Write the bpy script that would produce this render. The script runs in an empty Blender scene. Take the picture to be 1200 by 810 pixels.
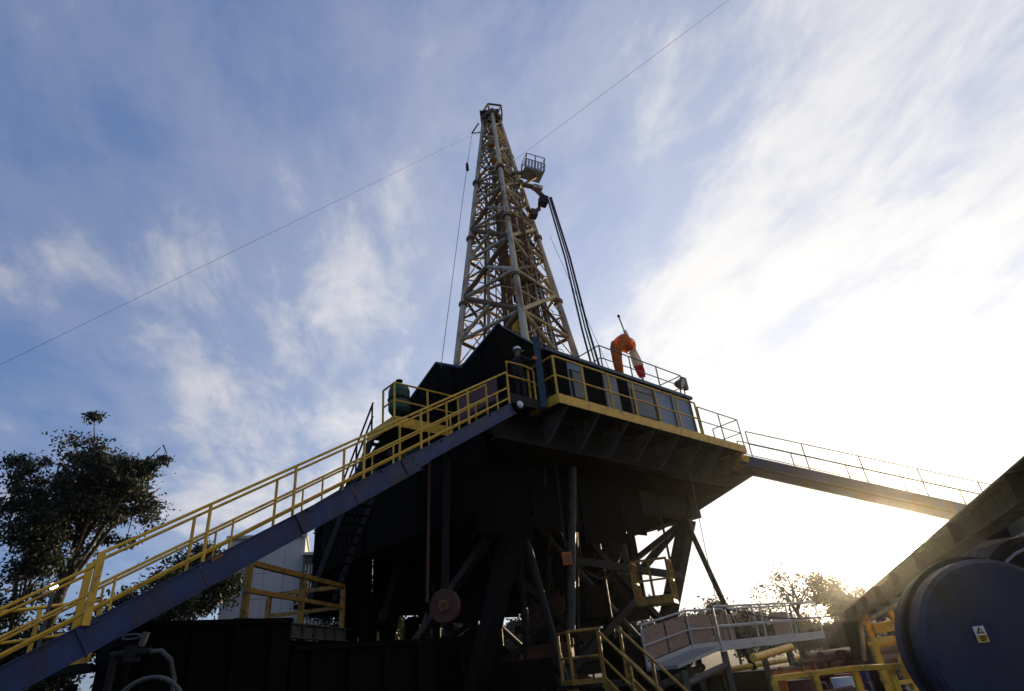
import bpy, bmesh, math, random
import numpy as np
from mathutils import Vector, Matrix
random.seed(7)
rng = np.random.default_rng(11)
scene = bpy.context.scene
COL = scene.collection

# ------------------------------------------------------------------ camera
PITCH = math.radians(28.67)
ROLL = math.atan2(.103, .995)
cam_data = bpy.data.cameras.new('camera')
cam_data.sensor_width = 36.0
cam_data.lens = 36.0 * 690 / 1200
cam_data.clip_start = .05
cam_data.clip_end = 3000
cam = bpy.data.objects.new('camera', cam_data)
COL.objects.link(cam)
fwd = Vector((0, math.cos(PITCH), math.sin(PITCH)))
r0 = Vector((1, 0, 0)); u0 = Vector((0, -math.sin(PITCH), math.cos(PITCH)))
rt = math.cos(ROLL) * r0 - math.sin(ROLL) * u0
up = math.sin(ROLL) * r0 + math.cos(ROLL) * u0
mw = Matrix((rt, up, -fwd)).transposed().to_4x4()
mw.translation = (0, 0, 1.7)
cam.matrix_world = mw
scene.camera = cam

# ------------------------------------------------------------------ sky and sun
SUN_EL = math.radians(5.7)
SUN_AZ = math.radians(30.3)          # from +Y towards +X
SUN = Vector((math.sin(SUN_AZ) * math.cos(SUN_EL), math.cos(SUN_AZ) * math.cos(SUN_EL), math.sin(SUN_EL)))

world = bpy.data.worlds.new('World')
scene.world = world
world.use_nodes = True
NT = world.node_tree
NT.nodes.clear()

class S:
    """a scalar socket with arithmetic"""
    tree = None
    def __init__(self, s): self.s = s
    def __add__(self, o): return mth('ADD', self, o)
    __radd__ = __add__
    def __mul__(self, o): return mth('MULTIPLY', self, o)
    __rmul__ = __mul__
    def __sub__(self, o): return mth('SUBTRACT', self, o)
    def __rsub__(self, o): return mth('SUBTRACT', o, self)
    def __truediv__(self, o): return mth('DIVIDE', self, o)
    def __pow__(self, o): return mth('POWER', self, o)

def mth(op, *args, clamp=False):
    n = S.tree.nodes.new('ShaderNodeMath'); n.operation = op; n.use_clamp = clamp
    for i, a in enumerate(args):
        if isinstance(a, S): S.tree.links.new(a.s, n.inputs[i])
        else: n.inputs[i].default_value = a
    return S(n.outputs[0])

def smooth(x, lo, hi):
    n = S.tree.nodes.new('ShaderNodeMapRange'); n.interpolation_type = 'SMOOTHSTEP'
    S.tree.links.new(x.s, n.inputs[0]); n.inputs[1].default_value = lo; n.inputs[2].default_value = hi
    return S(n.outputs[0])

def combine(x, y, z):
    n = S.tree.nodes.new('ShaderNodeCombineXYZ')
    for i, a in enumerate((x, y, z)):
        if isinstance(a, S): S.tree.links.new(a.s, n.inputs[i])
        else: n.inputs[i].default_value = a
    return n.outputs[0]

def noise(vec, scale, detail=6, rough=.55, dist=0.):
    n = S.tree.nodes.new('ShaderNodeTexNoise')
    n.inputs['Scale'].default_value = scale; n.inputs['Detail'].default_value = detail
    n.inputs['Roughness'].default_value = rough; n.inputs['Distortion'].default_value = dist
    if vec is not None: S.tree.links.new(vec, n.inputs['Vector'])
    return S(n.outputs['Fac'])

def cmix(fac, a, b, mode='MIX'):
    n = S.tree.nodes.new('ShaderNodeMix'); n.data_type = 'RGBA'; n.blend_type = mode
    for sock, v in ((n.inputs[0], fac), (n.inputs[6], a), (n.inputs[7], b)):
        if isinstance(v, S): S.tree.links.new(v.s, sock)
        elif isinstance(v, bpy.types.NodeSocket): S.tree.links.new(v, sock)
        elif isinstance(v, (tuple, list)): sock.default_value = (*v[:3], 1)
        else: sock.default_value = v
    return n.outputs[2]

S.tree = NT
tc = NT.nodes.new('ShaderNodeTexCoord')
sep = NT.nodes.new('ShaderNodeSeparateXYZ'); NT.links.new(tc.outputs['Generated'], sep.inputs[0])
dx, dy, dz = (S(sep.outputs[i]) for i in range(3))
sky = NT.nodes.new('ShaderNodeTexSky'); sky.sky_type = 'NISHITA'; sky.sun_disc = False
sky.sun_elevation = SUN_EL; sky.sun_rotation = SUN_AZ
sky.air_density = 1.0; sky.dust_density = .6; sky.ozone_density = 4.0
SKY_STRENGTH = .06
# the air towards the low sun is thin bright haze
sd = mth('MAXIMUM', dx * SUN.x + dy * SUN.y + dz * SUN.z, 0.0)
zc = mth('MAXIMUM', dz, 0.0) + .12
px, py = dx / zc, dy / zc
# cloud cover: a broad bank to the right of the sky, torn patches to the left, all combed along the wind
pu_, pv_ = px * .96 + py * .28, py * .96 - px * .28
wv = combine(pu_, pv_ * .58, 0.0)
n1 = noise(wv, 2.4, 10, .60, .25)
n2 = noise(combine(pu_, pv_ * .50, 3.7), 6.0, 9, .62, .3)
bank = smooth(px + py * .04, .20, .66) * 1.2 + smooth(py, 1.25, 3.0) * smooth(px, -.7, .6) * .7
def blob(cx, cy, rx, ry, amp):
    e = ((px - cx) / rx) ** 2.0 + ((py - cy) / ry) ** 2.0
    return mth('MULTIPLY', mth('EXPONENT', mth('MULTIPLY', e, -1.0)), amp)
blobs = blob(-.86, 1.40, .14, .36, .22) + blob(-1.25, 2.35, .30, .35, .22) + blob(-.72, .98, .16, .24, .27) + blob(-.36, 1.10, .09, .26, .22) + blob(-.52, 1.55, .16, .38, .24) + blob(-1.02, .93, .22, .14, .15) \
    + blob(-.9, 2.2, .4, .5, .25) + blob(.31, .78, .05, .10, .16) + blob(-.1, 2.4, .6, .7, .24) + blob(-1.75, 1.9, .25, .35, .3) + blob(.05, 1.35, .5, .5, .10)
field = n1 * .98 + n2 * .72 - .945 + bank * .35 + blobs
mask = smooth(field, -.12, .36)
thin = smooth(field, -.28, .05) * .22
cover = mth('MAXIMUM', mask * .86, thin)
cover = mth('MINIMUM', cover, 1.0)
base = cmix(1.0, sky.outputs[0], (SKY_STRENGTH,) * 3, 'MULTIPLY')
base = cmix(1.0, base, (.088, .138, .285), 'ADD')            # light scattered more than once, which the sky model leaves out
glow = (sd ** 2.6) * .45 + (sd ** 6000.0) * 80.0
warm = (sd ** 22.0) * .45 + (sd ** 200.0) * .8
g3 = NT.nodes.new('ShaderNodeVectorMath'); g3.operation = 'SCALE'
g3.inputs[0].default_value = (1.0, .94, .83); NT.links.new(glow.s, g3.inputs['Scale'])
g5 = NT.nodes.new('ShaderNodeVectorMath'); g5.operation = 'SCALE'
g5.inputs[0].default_value = (1.0, .86, .55); NT.links.new(warm.s, g5.inputs['Scale'])
base2 = cmix(1.0, base, g3.outputs[0], 'ADD')
base2 = cmix(1.0, base2, g5.outputs[0], 'ADD')
cl_fac = smooth(sd, .1, .97)
shade = n2 * .5 + n1 * .5
cl_far = cmix(smooth(shade, .35, .68), (.28, .32, .42), (.45, .445, .50))
cl_near = cmix(smooth(shade, .33, .62), (.57, .59, .66), (.82, .805, .78))
cloud = cmix(cl_fac, cl_far, cl_near)
g4 = NT.nodes.new('ShaderNodeVectorMath'); g4.operation = 'SCALE'; g4.inputs['Scale'].default_value = .22; NT.links.new(g3.outputs[0], g4.inputs[0])
cloud2 = cmix(1.0, cmix(1.0, cloud, g4.outputs[0], 'ADD'), g5.outputs[0], 'ADD')
final = cmix(cover, base2, cloud2)
bg = NT.nodes.new('ShaderNodeBackground'); bg.inputs['Strength'].default_value = 1.0
NT.links.new(final, bg.inputs['Color'])
wo = NT.nodes.new('ShaderNodeOutputWorld'); NT.links.new(bg.outputs[0], wo.inputs['Surface'])
world.cycles.sampling_method = 'MANUAL'; world.cycles.sample_map_resolution = 1024

sun_data = bpy.data.lights.new('sun', 'SUN'); sun_data.energy = 5.0; sun_data.angle = math.radians(.5); sun_data.color = (1.0, .77, .47)
sun = bpy.data.objects.new('sun', sun_data); COL.objects.link(sun)
sun.rotation_euler = SUN.to_track_quat('Z', 'Y').to_euler()
sun.location = SUN * 100

scene.view_settings.view_transform = 'Standard'
scene.view_settings.look = 'None'
scene.view_settings.exposure = 0.22
scene.view_settings.gamma = 1.0
scene.cycles.max_bounces = 6

# ------------------------------------------------------------------ materials
def material(name, col, rough=.6, metal=0., dirt=(.05, .04, .03), dirt_amt=.35, scale=3., bump=.0, col2=None, streak=1.0, bscale=40., spec=.4):
    m = bpy.data.materials.new(name); m.use_nodes = True
    t = m.node_tree; S.tree = t
    b = t.nodes['Principled BSDF']
    g = t.nodes.new('ShaderNodeNewGeometry')
    mp = t.nodes.new('ShaderNodeMapping'); mp.inputs['Scale'].default_value = (1, 1, 1 / streak)
    t.links.new(g.outputs['Position'], mp.inputs[0])
    v = mp.outputs[0]
    c = col
    if col2 is not None:
        c = cmix(smooth(noise(v, scale * 2.3, 4), .38, .62), col, col2)
    d = smooth(noise(v, scale, 8, .68, .4), .60 - .25 * dirt_amt, .78 - .2 * dirt_amt)
    c = cmix(d * dirt_amt * 1.6, c, dirt) if dirt_amt > 0 else c
    if isinstance(c, bpy.types.NodeSocket): t.links.new(c, b.inputs['Base Color'])
    else: b.inputs['Base Color'].default_value = (*c, 1)
    rr = smooth(noise(v, scale * 4, 5), .2, .8) * .3 + (rough - .15)
    t.links.new(rr.s, b.inputs['Roughness'])
    b.inputs['Metallic'].default_value = metal
    b.inputs['Specular IOR Level'].default_value = spec
    if bump > 0:
        bn = t.nodes.new('ShaderNodeBump'); bn.inputs['Strength'].default_value = bump; bn.inputs['Distance'].default_value = .02
        t.links.new(noise(v, bscale, 5).s, bn.inputs['Height']); t.links.new(bn.outputs[0], b.inputs['Normal'])
    return m

M = {
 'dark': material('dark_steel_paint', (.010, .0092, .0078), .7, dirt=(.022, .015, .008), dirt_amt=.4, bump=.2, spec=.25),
 'grey': material('grey_steel_paint', (.085, .083, .075), .6, dirt=(.03, .022, .015), dirt_amt=.5, bump=.2),
 'greygreen': material('grey_green_paint', (.07, .075, .06), .65, dirt=(.03, .024, .018), dirt_amt=.5, bump=.2),
 'mast': material('cream_mast_paint', (.62, .53, .36), .5, dirt=(.16, .09, .04), dirt_amt=.6, scale=1.7, streak=3., bump=.15),
 'mast_dk': material('rusty_brown_steel', (.19, .105, .042), .65, dirt=(.06, .04, .03), dirt_amt=.5, bump=.2),
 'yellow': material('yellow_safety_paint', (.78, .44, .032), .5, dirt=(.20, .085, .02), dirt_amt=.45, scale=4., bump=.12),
 'blue': material('blue_steel_paint', (.018, .036, .115), .5, dirt=(.045, .026, .015), dirt_amt=.62, scale=1.1, bump=.25, col2=(.016, .028, .085), streak=1.6, bscale=22),
 'teal': material('teal_post_paint', (.022, .055, .085), .55, dirt=(.04, .04, .04), dirt_amt=.4),
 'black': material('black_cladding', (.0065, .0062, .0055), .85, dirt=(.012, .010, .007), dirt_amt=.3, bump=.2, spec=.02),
 'rubber': material('black_rubber', (.02, .02, .022), .55, dirt_amt=.2),
 'wire': material('steel_wire', (.10, .10, .105), .5, metal=.6, dirt_amt=.2),
 'panel': material('blue_grey_panel', (.14, .195, .26), .5, dirt=(.07, .06, .05), dirt_amt=.35, streak=3.),
 'panelgrey': material('pale_grey_panel', (.17, .17, .165), .5, dirt=(.09, .08, .06), dirt_amt=.35, streak=3.),
 'galv': material('galvanised_steel', (.34, .35, .36), .45, metal=.4, dirt=(.14, .12, .10), dirt_amt=.3),
 'orange': material('orange_fabric', (.80, .20, .02), .8, dirt=(.4, .1, .02), dirt_amt=.2),
 'white': material('white_paint', (.75, .74, .70), .5, dirt=(.3, .27, .22), dirt_amt=.25),
 'red': material('red_paint', (.45, .04, .03), .55, dirt=(.1, .03, .02), dirt_amt=.35),
 'redbrown': material('red_oxide_steel', (.10, .032, .018), .65, dirt=(.05, .03, .02), dirt_amt=.45, bump=.15),
 'maroon': material('maroon_board', (.12, .03, .025), .6, dirt=(.04, .03, .02), dirt_amt=.35),
 'green': material('green_enamel', (.02, .085, .045), .5, dirt=(.04, .04, .02), dirt_amt=.35),
 'mast_sunlit': material('sunlit_mast_paint', (.58, .42, .17), .5, dirt=(.15, .08, .03), dirt_amt=.55, scale=2.2, streak=2., bump=.15),  # mast paint with the low sun's golden glints put into the colour
 'rust': material('rust', (.24, .10, .035), .75, dirt=(.07, .035, .02), dirt_amt=.6, bump=.3),
 'ground': material('packed_earth', (.05, .042, .033), .9, dirt=(.025, .021, .017), dirt_amt=.6, scale=.35, bump=.6, bscale=9.),
 'concrete': material('pale_cladding', (.46, .455, .43), .7, dirt=(.24, .22, .19), dirt_amt=.35, scale=.5, streak=4., bump=.1),
 'bark': material('bark', (.06, .045, .032), .9, dirt=(.03, .025, .02), dirt_amt=.5, bump=.4, bscale=25),
 'skinboard': material('weathered_board', (.26, .17, .12), .7, dirt=(.09, .06, .04), dirt_amt=.45, streak=.4),
 'drumblue': material('drum_blue_paint', (.018, .026, .065), .5, dirt=(.035, .026, .020), dirt_amt=.6, scale=1.9, bump=.10, bscale=14, streak=3.5, col2=(.026, .032, .06)),
 'brownbeam': material('brown_weathered_steel', (.026, .018, .010), .6, dirt=(.02, .014, .009), dirt_amt=.5, bump=.3),
 'yellowshade': material('shaded_yellow_paint', (.34, .18, .02), .6, dirt=(.09, .045, .015), dirt_amt=.6, scale=4., bump=.2),  # yellow darkened to put the shade under rig and stair into the colour
 'coverall': material('navy_coverall', (.025, .028, .045), .85, dirt_amt=.2),
 'skin': material('skin', (.36, .20, .13), .6, dirt_amt=0),
 'helmet': material('white_helmet', (.80, .79, .76), .35, dirt=(.5, .45, .4), dirt_amt=.15),
 'stickery': material('yellow_print', (.78, .55, .06), .5, dirt_amt=.1),
}
def leafmat(name, col, col2):
    m = bpy.data.materials.new(name); m.use_nodes = True
    t = m.node_tree; S.tree = t; b = t.nodes['Principled BSDF']
    g = t.nodes.new('ShaderNodeNewGeometry')
    c = cmix(smooth(noise(g.outputs['Position'], .9, 5), .35, .65), col, col2)
    t.links.new(c, b.inputs['Base Color']); b.inputs['Roughness'].default_value = .6
    tr = t.nodes.new('ShaderNodeBsdfTranslucent'); t.links.new(c, tr.inputs['Color'])
    mx = t.nodes.new('ShaderNodeMixShader'); mx.inputs[0].default_value = .3
    t.links.new(b.outputs[0], mx.inputs[1]); t.links.new(tr.outputs[0], mx.inputs[2])
    t.links.new(mx.outputs[0], t.nodes['Material Output'].inputs['Surface'])
    return m
M['leaf'] = leafmat('dark_leaves', (.016, .022, .007), (.030, .034, .011))
M['leaf2'] = leafmat('olive_leaves', (.05, .055, .02), (.09, .08, .03))
def fabricmat(name, col):
    m = bpy.data.materials.new(name); m.use_nodes = True
    t = m.node_tree; S.tree = t; b = t.nodes['Principled BSDF']
    g = t.nodes.new('ShaderNodeNewGeometry')
    c = cmix(smooth(noise(g.outputs['Position'], 5, 5), .3, .7), col, tuple(k * .75 for k in col))
    t.links.new(c, b.inputs['Base Color']); b.inputs['Roughness'].default_value = .85
    tr = t.nodes.new('ShaderNodeBsdfTranslucent'); t.links.new(c, tr.inputs['Color'])
    mx = t.nodes.new('ShaderNodeMixShader'); mx.inputs[0].default_value = .5
    t.links.new(b.outputs[0], mx.inputs[1]); t.links.new(tr.outputs[0], mx.inputs[2])
    t.links.new(mx.outputs[0], t.nodes['Material Output'].inputs['Surface'])
    return m
M['sockfab'] = fabricmat('orange_nylon', (.82, .25, .025))
M['flagwhite'] = fabricmat('white_cloth', (.72, .70, .62)); M['flagred'] = fabricmat('red_cloth', (.6, .05, .04))
def glassmat():
    m = bpy.data.materials.new('window_glass'); m.use_nodes = True
    b = m.node_tree.nodes['Principled BSDF']
    b.inputs['Base Color'].default_value = (.015, .018, .02, 1); b.inputs['Roughness'].default_value = .08
    return m
M['glass'] = glassmat()
def lampmat(name, col, k):
    m = bpy.data.materials.new(name); m.use_nodes = True
    b = m.node_tree.nodes['Principled BSDF']
    b.inputs['Emission Color'].default_value = (*col, 1); b.inputs['Emission Strength'].default_value = k
    return m
M['lamp'] = lampmat('lit_lamp', (1, .97, .9), 9.)

# ------------------------------------------------------------------ mesh builders
V3 = lambda p: np.array(p, float)
def nrm(v): return v / np.linalg.norm(v)
class MB:
    """collects geometry in world coordinates; build() links it as ONE mesh object"""
    def __init__(s): s.v = []; s.f = []; s.sm = []
    def add(s, vs, fs, smooth=False):
        n = len(s.v); s.v += [tuple(map(float, p)) for p in vs]; s.f += [tuple(i + n for i in q) for q in fs]; s.sm += [smooth] * len(fs); return s
    def hexa(s, P):      # 8 corners, bottom 4 then top 4
        return s.add(P, [(3, 2, 1, 0), (4, 5, 6, 7), (0, 1, 5, 4), (1, 2, 6, 5), (2, 3, 7, 6), (3, 0, 4, 7)])
    def box(s, c, d, ax=None):
        c = V3(c); ax = ax or (V3((1, 0, 0)), V3((0, 1, 0)), V3((0, 0, 1)))
        h = [ax[i] * d[i] / 2 for i in range(3)]
        P = [c + x * h[0] + y * h[1] + z * h[2] for z in (-1, 1) for x, y in ((-1, -1), (1, -1), (1, 1), (-1, 1))]
        return s.hexa(P)
    def bar(s, p, q, w, h, upv=(0, 0, 1), off=(0, 0)):   # rectangular bar, w sideways, h along up
        p, q = V3(p), V3(q); d = nrm(q - p); u = V3(upv)
        if abs(d @ u) > .97: u = V3((0, 1, 0)) if abs(d[1]) < .9 else V3((1, 0, 0))
        r = nrm(np.cross(d, u)); u = np.cross(r, d)
        o = r * off[0] + u * off[1]
        P = [e + o + r * w / 2 * x + u * h / 2 * y for e in (p, q) for x, y in ((-1, -1), (1, -1), (1, 1), (-1, 1))]
        return s.hexa(P)
    def ibeam(s, p, q, w, h, t, upv=(0, 0, 1)):
        s.bar(p, q, w, t, upv, (0, h / 2 - t / 2)); s.bar(p, q, w, t, upv, (0, -h / 2 + t / 2)); return s.bar(p, q, t, h - 2 * t, upv)
    def tube(s, p, q, r, r2=None, n=8, cap=True):
        p, q = V3(p), V3(q); r2 = r if r2 is None else r2
        d = nrm(q - p); u = V3((0, 0, 1)) if abs(d[2]) < .9 else V3((1, 0, 0))
        a = nrm(np.cross(d, u)); b = np.cross(d, a)
        k = [2 * math.pi * i / n for i in range(n)]
        vs = [p + (a * math.cos(t) + b * math.sin(t)) * r for t in k] + [q + (a * math.cos(t) + b * math.sin(t)) * r2 for t in k]
        s.add(vs, [(i, (i + 1) % n, n + (i + 1) % n, n + i) for i in range(n)], True)
        if cap: s.add(vs, [tuple(range(n - 1, -1, -1)), tuple(range(n, 2 * n))])
        return s
    def path(s, pts, r, n=6):
        pts = [V3(p) for p in pts]; R = []
        for i, p in enumerate(pts):
            d = nrm(pts[min(i + 1, len(pts) - 1)] - pts[max(i - 1, 0)])
            u = V3((0, 0, 1)) if abs(d[2]) < .95 else V3((1, 0, 0))
            a = nrm(np.cross(d, u)); b = np.cross(d, a)
            rr = r[i] if hasattr(r, '__len__') else r
            R += [p + (a * math.cos(2 * math.pi * k / n) + b * math.sin(2 * math.pi * k / n)) * rr for k in range(n)]
        m = len(pts)
        s.add(R, [(j * n + i, j * n + (i + 1) % n, (j + 1) * n + (i + 1) % n, (j + 1) * n + i) for j in range(m - 1) for i in range(n)], True)
        return s.add(R, [tuple(range(n - 1, -1, -1)), tuple(range((m - 1) * n, m * n))])
    def lathe(s, c, axis, prof, n=20, cap=True):   # prof: (along, radius)
        c = V3(c); d = nrm(V3(axis)); u = V3((0, 0, 1)) if abs(d[2]) < .9 else V3((1, 0, 0))
        a = nrm(np.cross(d, u)); b = np.cross(d, a)
        vs = [c + d * h + (a * math.cos(2 * math.pi * k / n) + b * math.sin(2 * math.pi * k / n)) * r for h, r in prof for k in range(n)]
        m = len(prof)
        s.add(vs, [(j * n + i, j * n + (i + 1) % n, (j + 1) * n + (i + 1) % n, (j + 1) * n + i) for j in range(m - 1) for i in range(n)], False)
        if cap: s.add(vs, [tuple(range(n - 1, -1, -1)), tuple(range((m - 1) * n, m * n))])
        return s
    def prism(s, poly, off):    # polygon of 3-D points extruded by a vector
        o = V3(off); n = len(poly); P = [V3(p) for p in poly]
        return s.add(P + [p + o for p in P], [tuple(range(n - 1, -1, -1)), tuple(range(n, 2 * n))] + [(i, (i + 1) % n, n + (i + 1) % n, n + i) for i in range(n)])
    def build(s, name, mat, parent=None, origin=None):
        root = parent
        while root is not None and root.parent is not None: root = root.parent
        o = V3(origin) if origin is not None else (V3(root.location) if root is not None else V3((0, 0, 0)))
        me = bpy.data.meshes.new(name)
        me.from_pydata([tuple(V3(p) - o) for p in s.v], [], s.f)
        me.polygons.foreach_set('use_smooth', s.sm); me.update()
        bm = bmesh.new(); bm.from_mesh(me); bmesh.ops.recalc_face_normals(bm, faces=bm.faces); bm.to_mesh(me); bm.free()
        me.materials.append(M[mat] if isinstance(mat, str) else mat)
        ob = bpy.data.objects.new(name, me); COL.objects.link(ob)
        if parent is not None: ob.parent = parent
        else: ob.location = tuple(o)
        return ob
def tag(o, label, cat=None, group=None, kind=None):
    if label: o['label'] = label
    if cat: o['category'] = cat
    if group: o['group'] = group
    if kind: o['kind'] = kind
    return o
def thing(name, loc, label, cat, group=None):
    o = bpy.data.objects.new(name, None); COL.objects.link(o); o.location = tuple(map(float, loc)); o.empty_display_size = .3
    return tag(o, label, cat, group)
def part(name, mat, parent, fn): m = MB(); fn(m); return m.build(name, mat, parent)
def bevel(o, w, seg=2):
    md = o.modifiers.new('bevel', 'BEVEL'); md.width = w; md.segments = seg; md.limit_method = 'ANGLE'; return o

# the rig stands in its own frame: a along its right side, b along its left side, z up
TH = math.radians(43)
RD = np.array([math.cos(TH), math.sin(TH), 0]); LD = np.array([-math.sin(TH), math.cos(TH), 0]); ZU = np.array([0, 0, 1.])
NC = np.array([.98, 16.03, 0])
RAX = (RD, LD, ZU)
def W(a, b, z): return NC + RD * a + LD * b + ZU * z

def railing(parent, pts, h=1.1, spacing=1.4, mat='yellow', r=.026, toe=.14, toe_mat=None, mids=1, end_posts=(True, True), square=False, toe_off=0., vertical_spacing=None):
    """posts, rails and toe boards as parts of their thing; pts are foot points"""
    def stick(name, p, q, rr):
        m = MB()
        m.bar(p, q, rr * 2, rr * 2) if square else m.tube(p, q, rr, n=8)
        return m.build(name, mat, parent)
    for j in range(len(pts) - 1):
        p, q = V3(pts[j]), V3(pts[j + 1]); L = np.linalg.norm(q - p); n = max(1, round(L / spacing))
        for i in range(n + 1):
            if i == 0 and (j > 0 or not end_posts[0]): continue
            if i == n and j == len(pts) - 2 and not end_posts[1]: continue
            f = p + (q - p) * i / n
            stick('post', f, f + ZU * (h - r), r * 1.1)
        stick('top_rail', p + ZU * h, q + ZU * h, r)
        for k in range(mids):
            z = h * (k + 1) / (mids + 1)
            stick('middle_rail', p + ZU * z, q + ZU * z, r * .85)
        if toe > 0:
            m = MB(); m.bar(p + ZU * (toe / 2 + toe_off), q + ZU * (toe / 2 + toe_off), .012, toe); m.build('toe_board', toe_mat or mat, parent)

# ------------------------------------------------------------------ ground
gm = MB(); n = 60
def ground_axis():
    t = np.linspace(-1, 1, n + 1); return np.sign(t) * (np.abs(t) ** 3.0) * 1200
gx = ground_axis(); gy = ground_axis() + 20
gz = lambda x, y: .05 * math.sin(x * .7 + 1.3) * math.cos(y * .55) - .05 if abs(x) < 60 and abs(y - 20) < 60 else -.05
gm.add([(x, y, gz(x, y)) for y in gy for x in gx], [(j * (n + 1) + i, j * (n + 1) + i + 1, (j + 1) * (n + 1) + i + 1, (j + 1) * (n + 1) + i) for j in range(n) for i in range(n)], True)
tag(gm.build('ground', 'ground', origin=(0, 0, 0)), 'packed brown earth of the drilling site', kind='structure')

# ------------------------------------------------------------------ rig substructure
FZ = 8.62                                   # top of the rig floor
rig = thing('rig_substructure', W(5, 6, 0), 'dark steel substructure carrying the drilling rig floor on raked legs', 'substructure')
for ia in range(5):
    for ib in range(5):
        a0, a1 = -1.35 + ia * 2.51, -1.35 + (ia + 1) * 2.51 - .02
        b0, b1 = (1.0 + ib * 2.44, 1.0 + (ib + 1) * 2.44 - .02)
        part('deck_plate', 'dark', rig, lambda m: m.box(W((a0 + a1) / 2, (b0 + b1) / 2, FZ - .11), (a1 - a0, b1 - b0, .2), RAX))
for b in (1.15, 3.6, 6.1, 8.6, 10.9, 13.0):
    part('floor_girder', 'dark', rig, lambda m: m.ibeam(W(-1.35, b, 7.93), W(11.2, b, 7.93), .36, .94, .05))
for a in (-1.2, 1.2, 3.6, 6.1, 8.6, 11.0):
    for k, (b0, b1) in enumerate(((1.34, 3.41), (3.79, 5.91), (6.29, 8.41), (8.79, 10.71), (11.09, 12.81))):
        part('floor_joist', 'dark', rig, lambda m: m.ibeam(W(a, b0, 8.03), W(a, b1, 8.03), .24, .62, .03))
for a in (1.2, 10.5):
    part('side_girder', 'dark', rig, lambda m: m.bar(W(a, 2.6, 6.96), W(a, 13.1, 6.96), .62, .95))
for b in (3.0, 9.8, 12.7):
    part('cross_girder', 'dark', rig, lambda m: m.bar(W(1.55, b, 6.9), W(10.15, b, 6.9), .5, .8))
for a in (1.2, 10.5):
    part('base_beam', 'dark', rig, lambda m: m.ibeam(W(a, 1.0, .42), W(a, 15.0, .42), .6, .9, .06))
    for b in (6.2, 13.0):
        leg = part('leg', 'dark', rig, lambda m: m.bar(W(a, b, .85), W(a, b - 3.1, 6.5), .5, .55, RD))
        part('foot_plate', 'dark', leg, lambda m: m.box(W(a, b, .92), (.8, .8, .06), RAX))
    part('brace', 'grey', rig, lambda m: m.bar(W(a, 12.6, 1.0), W(a, 3.7, 6.3), .24, .3, RD))
    part('brace', 'dark', rig, lambda m: m.bar(W(a + .3, 6.6, 1.0), W(a + .3, 9.5, 6.4), .22, .26, RD))
    part('brace', 'dark', rig, lambda m: m.tube(W(a - .3, 1.6, .9), W(a - .3, 3.0, 6.5), .11))
for b in (6.0, 12.6):
    part('tie_beam', 'dark', rig, lambda m: m.ibeam(W(1.5, b, 1.5), W(10.2, b, 1.5), .3, .45, .03))
    part('cross_brace', 'dark', rig, lambda m: m.tube(W(1.5, b - .3, 1.6), W(10.2, b - 2.6, 6.3), .12))
    part('cross_brace', 'grey', rig, lambda m: m.tube(W(10.2, b - .25, 1.6), W(1.5, b - 2.55, 6.3), .12))
for k in range(14):       # hoses and cables looped under the floor
    a0_, b0_ = 1.6 + (k * 2.37) % 8.4, 2.2 + (k * 1.71) % 9.0
    a1_, b1_ = 1.6 + (k * 3.91 + 2) % 8.4, 2.2 + (k * 2.63 + 3) % 9.0
    part('hose', 'rubber', rig, lambda m: m.path([W(a0_ + (a1_ - a0_) * t, b0_ + (b1_ - b0_) * t, 7.3 - (1.4 + (k % 4) * .9) * 4 * t * (1 - t)) for t in np.linspace(0, 1, 9)], .035 + .012 * (k % 3)))
for k, (a_, b_, l_, z0_, z1_) in enumerate(((2.0, 3.2, 5.0, 1.2, 3.6), (1.4, 4.6, 3.8, 4.8, 2.4), (4.5, 3.4, 4.5, 5.4, 2.2), (2.4, 5.2, 6.0, 2.8, 2.4), (3.0, 2.9, 6.5, 4.6, 4.3), (1.3, 7.0, 3.6, 3.6, 1.4))):
    part('brace', 'dark', rig, lambda m: m.bar(W(a_, b_, z0_), W(a_ + l_, b_ + .4, z1_), .2, .24))
for k, (a_, b_, w_, d_, h_, z_) in enumerate(((1.9, 4.4, 1.5, 1.0, 1.3, .6), (4.2, 3.6, 1.1, .9, 1.0, 2.9), (6.3, 3.9, 1.6, 1.0, 1.8, .5), (8.8, 4.2, 1.2, 1.1, 1.5, .6), (3.2, 5.4, 1.0, .8, 1.2, 4.0), (.4, 7.6, 1.8, 1.4, 2.4, .4), (-.2, 11.6, 2.0, 1.6, 3.4, .3))):
    part('equipment_case', 'black', rig, lambda m: m.box(W(a_, b_, z_ + h_ / 2), (w_, d_, h_), RAX))
part('hanger_pipe', 'grey', rig, lambda m: m.tube(W(2.6, 1.9, 7.4), W(2.9, 3.2, 2.6), .13))
part('hanger_pipe', 'dark', rig, lambda m: m.tube(W(3.0, 2.2, 7.4), W(3.4, 3.6, 1.5), .08))
part('corner_post', 'teal', rig, lambda m: m.ibeam(W(-.02, .30, 8.36), W(-.02, .30, 10.75), .2, .24, .025))
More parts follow.
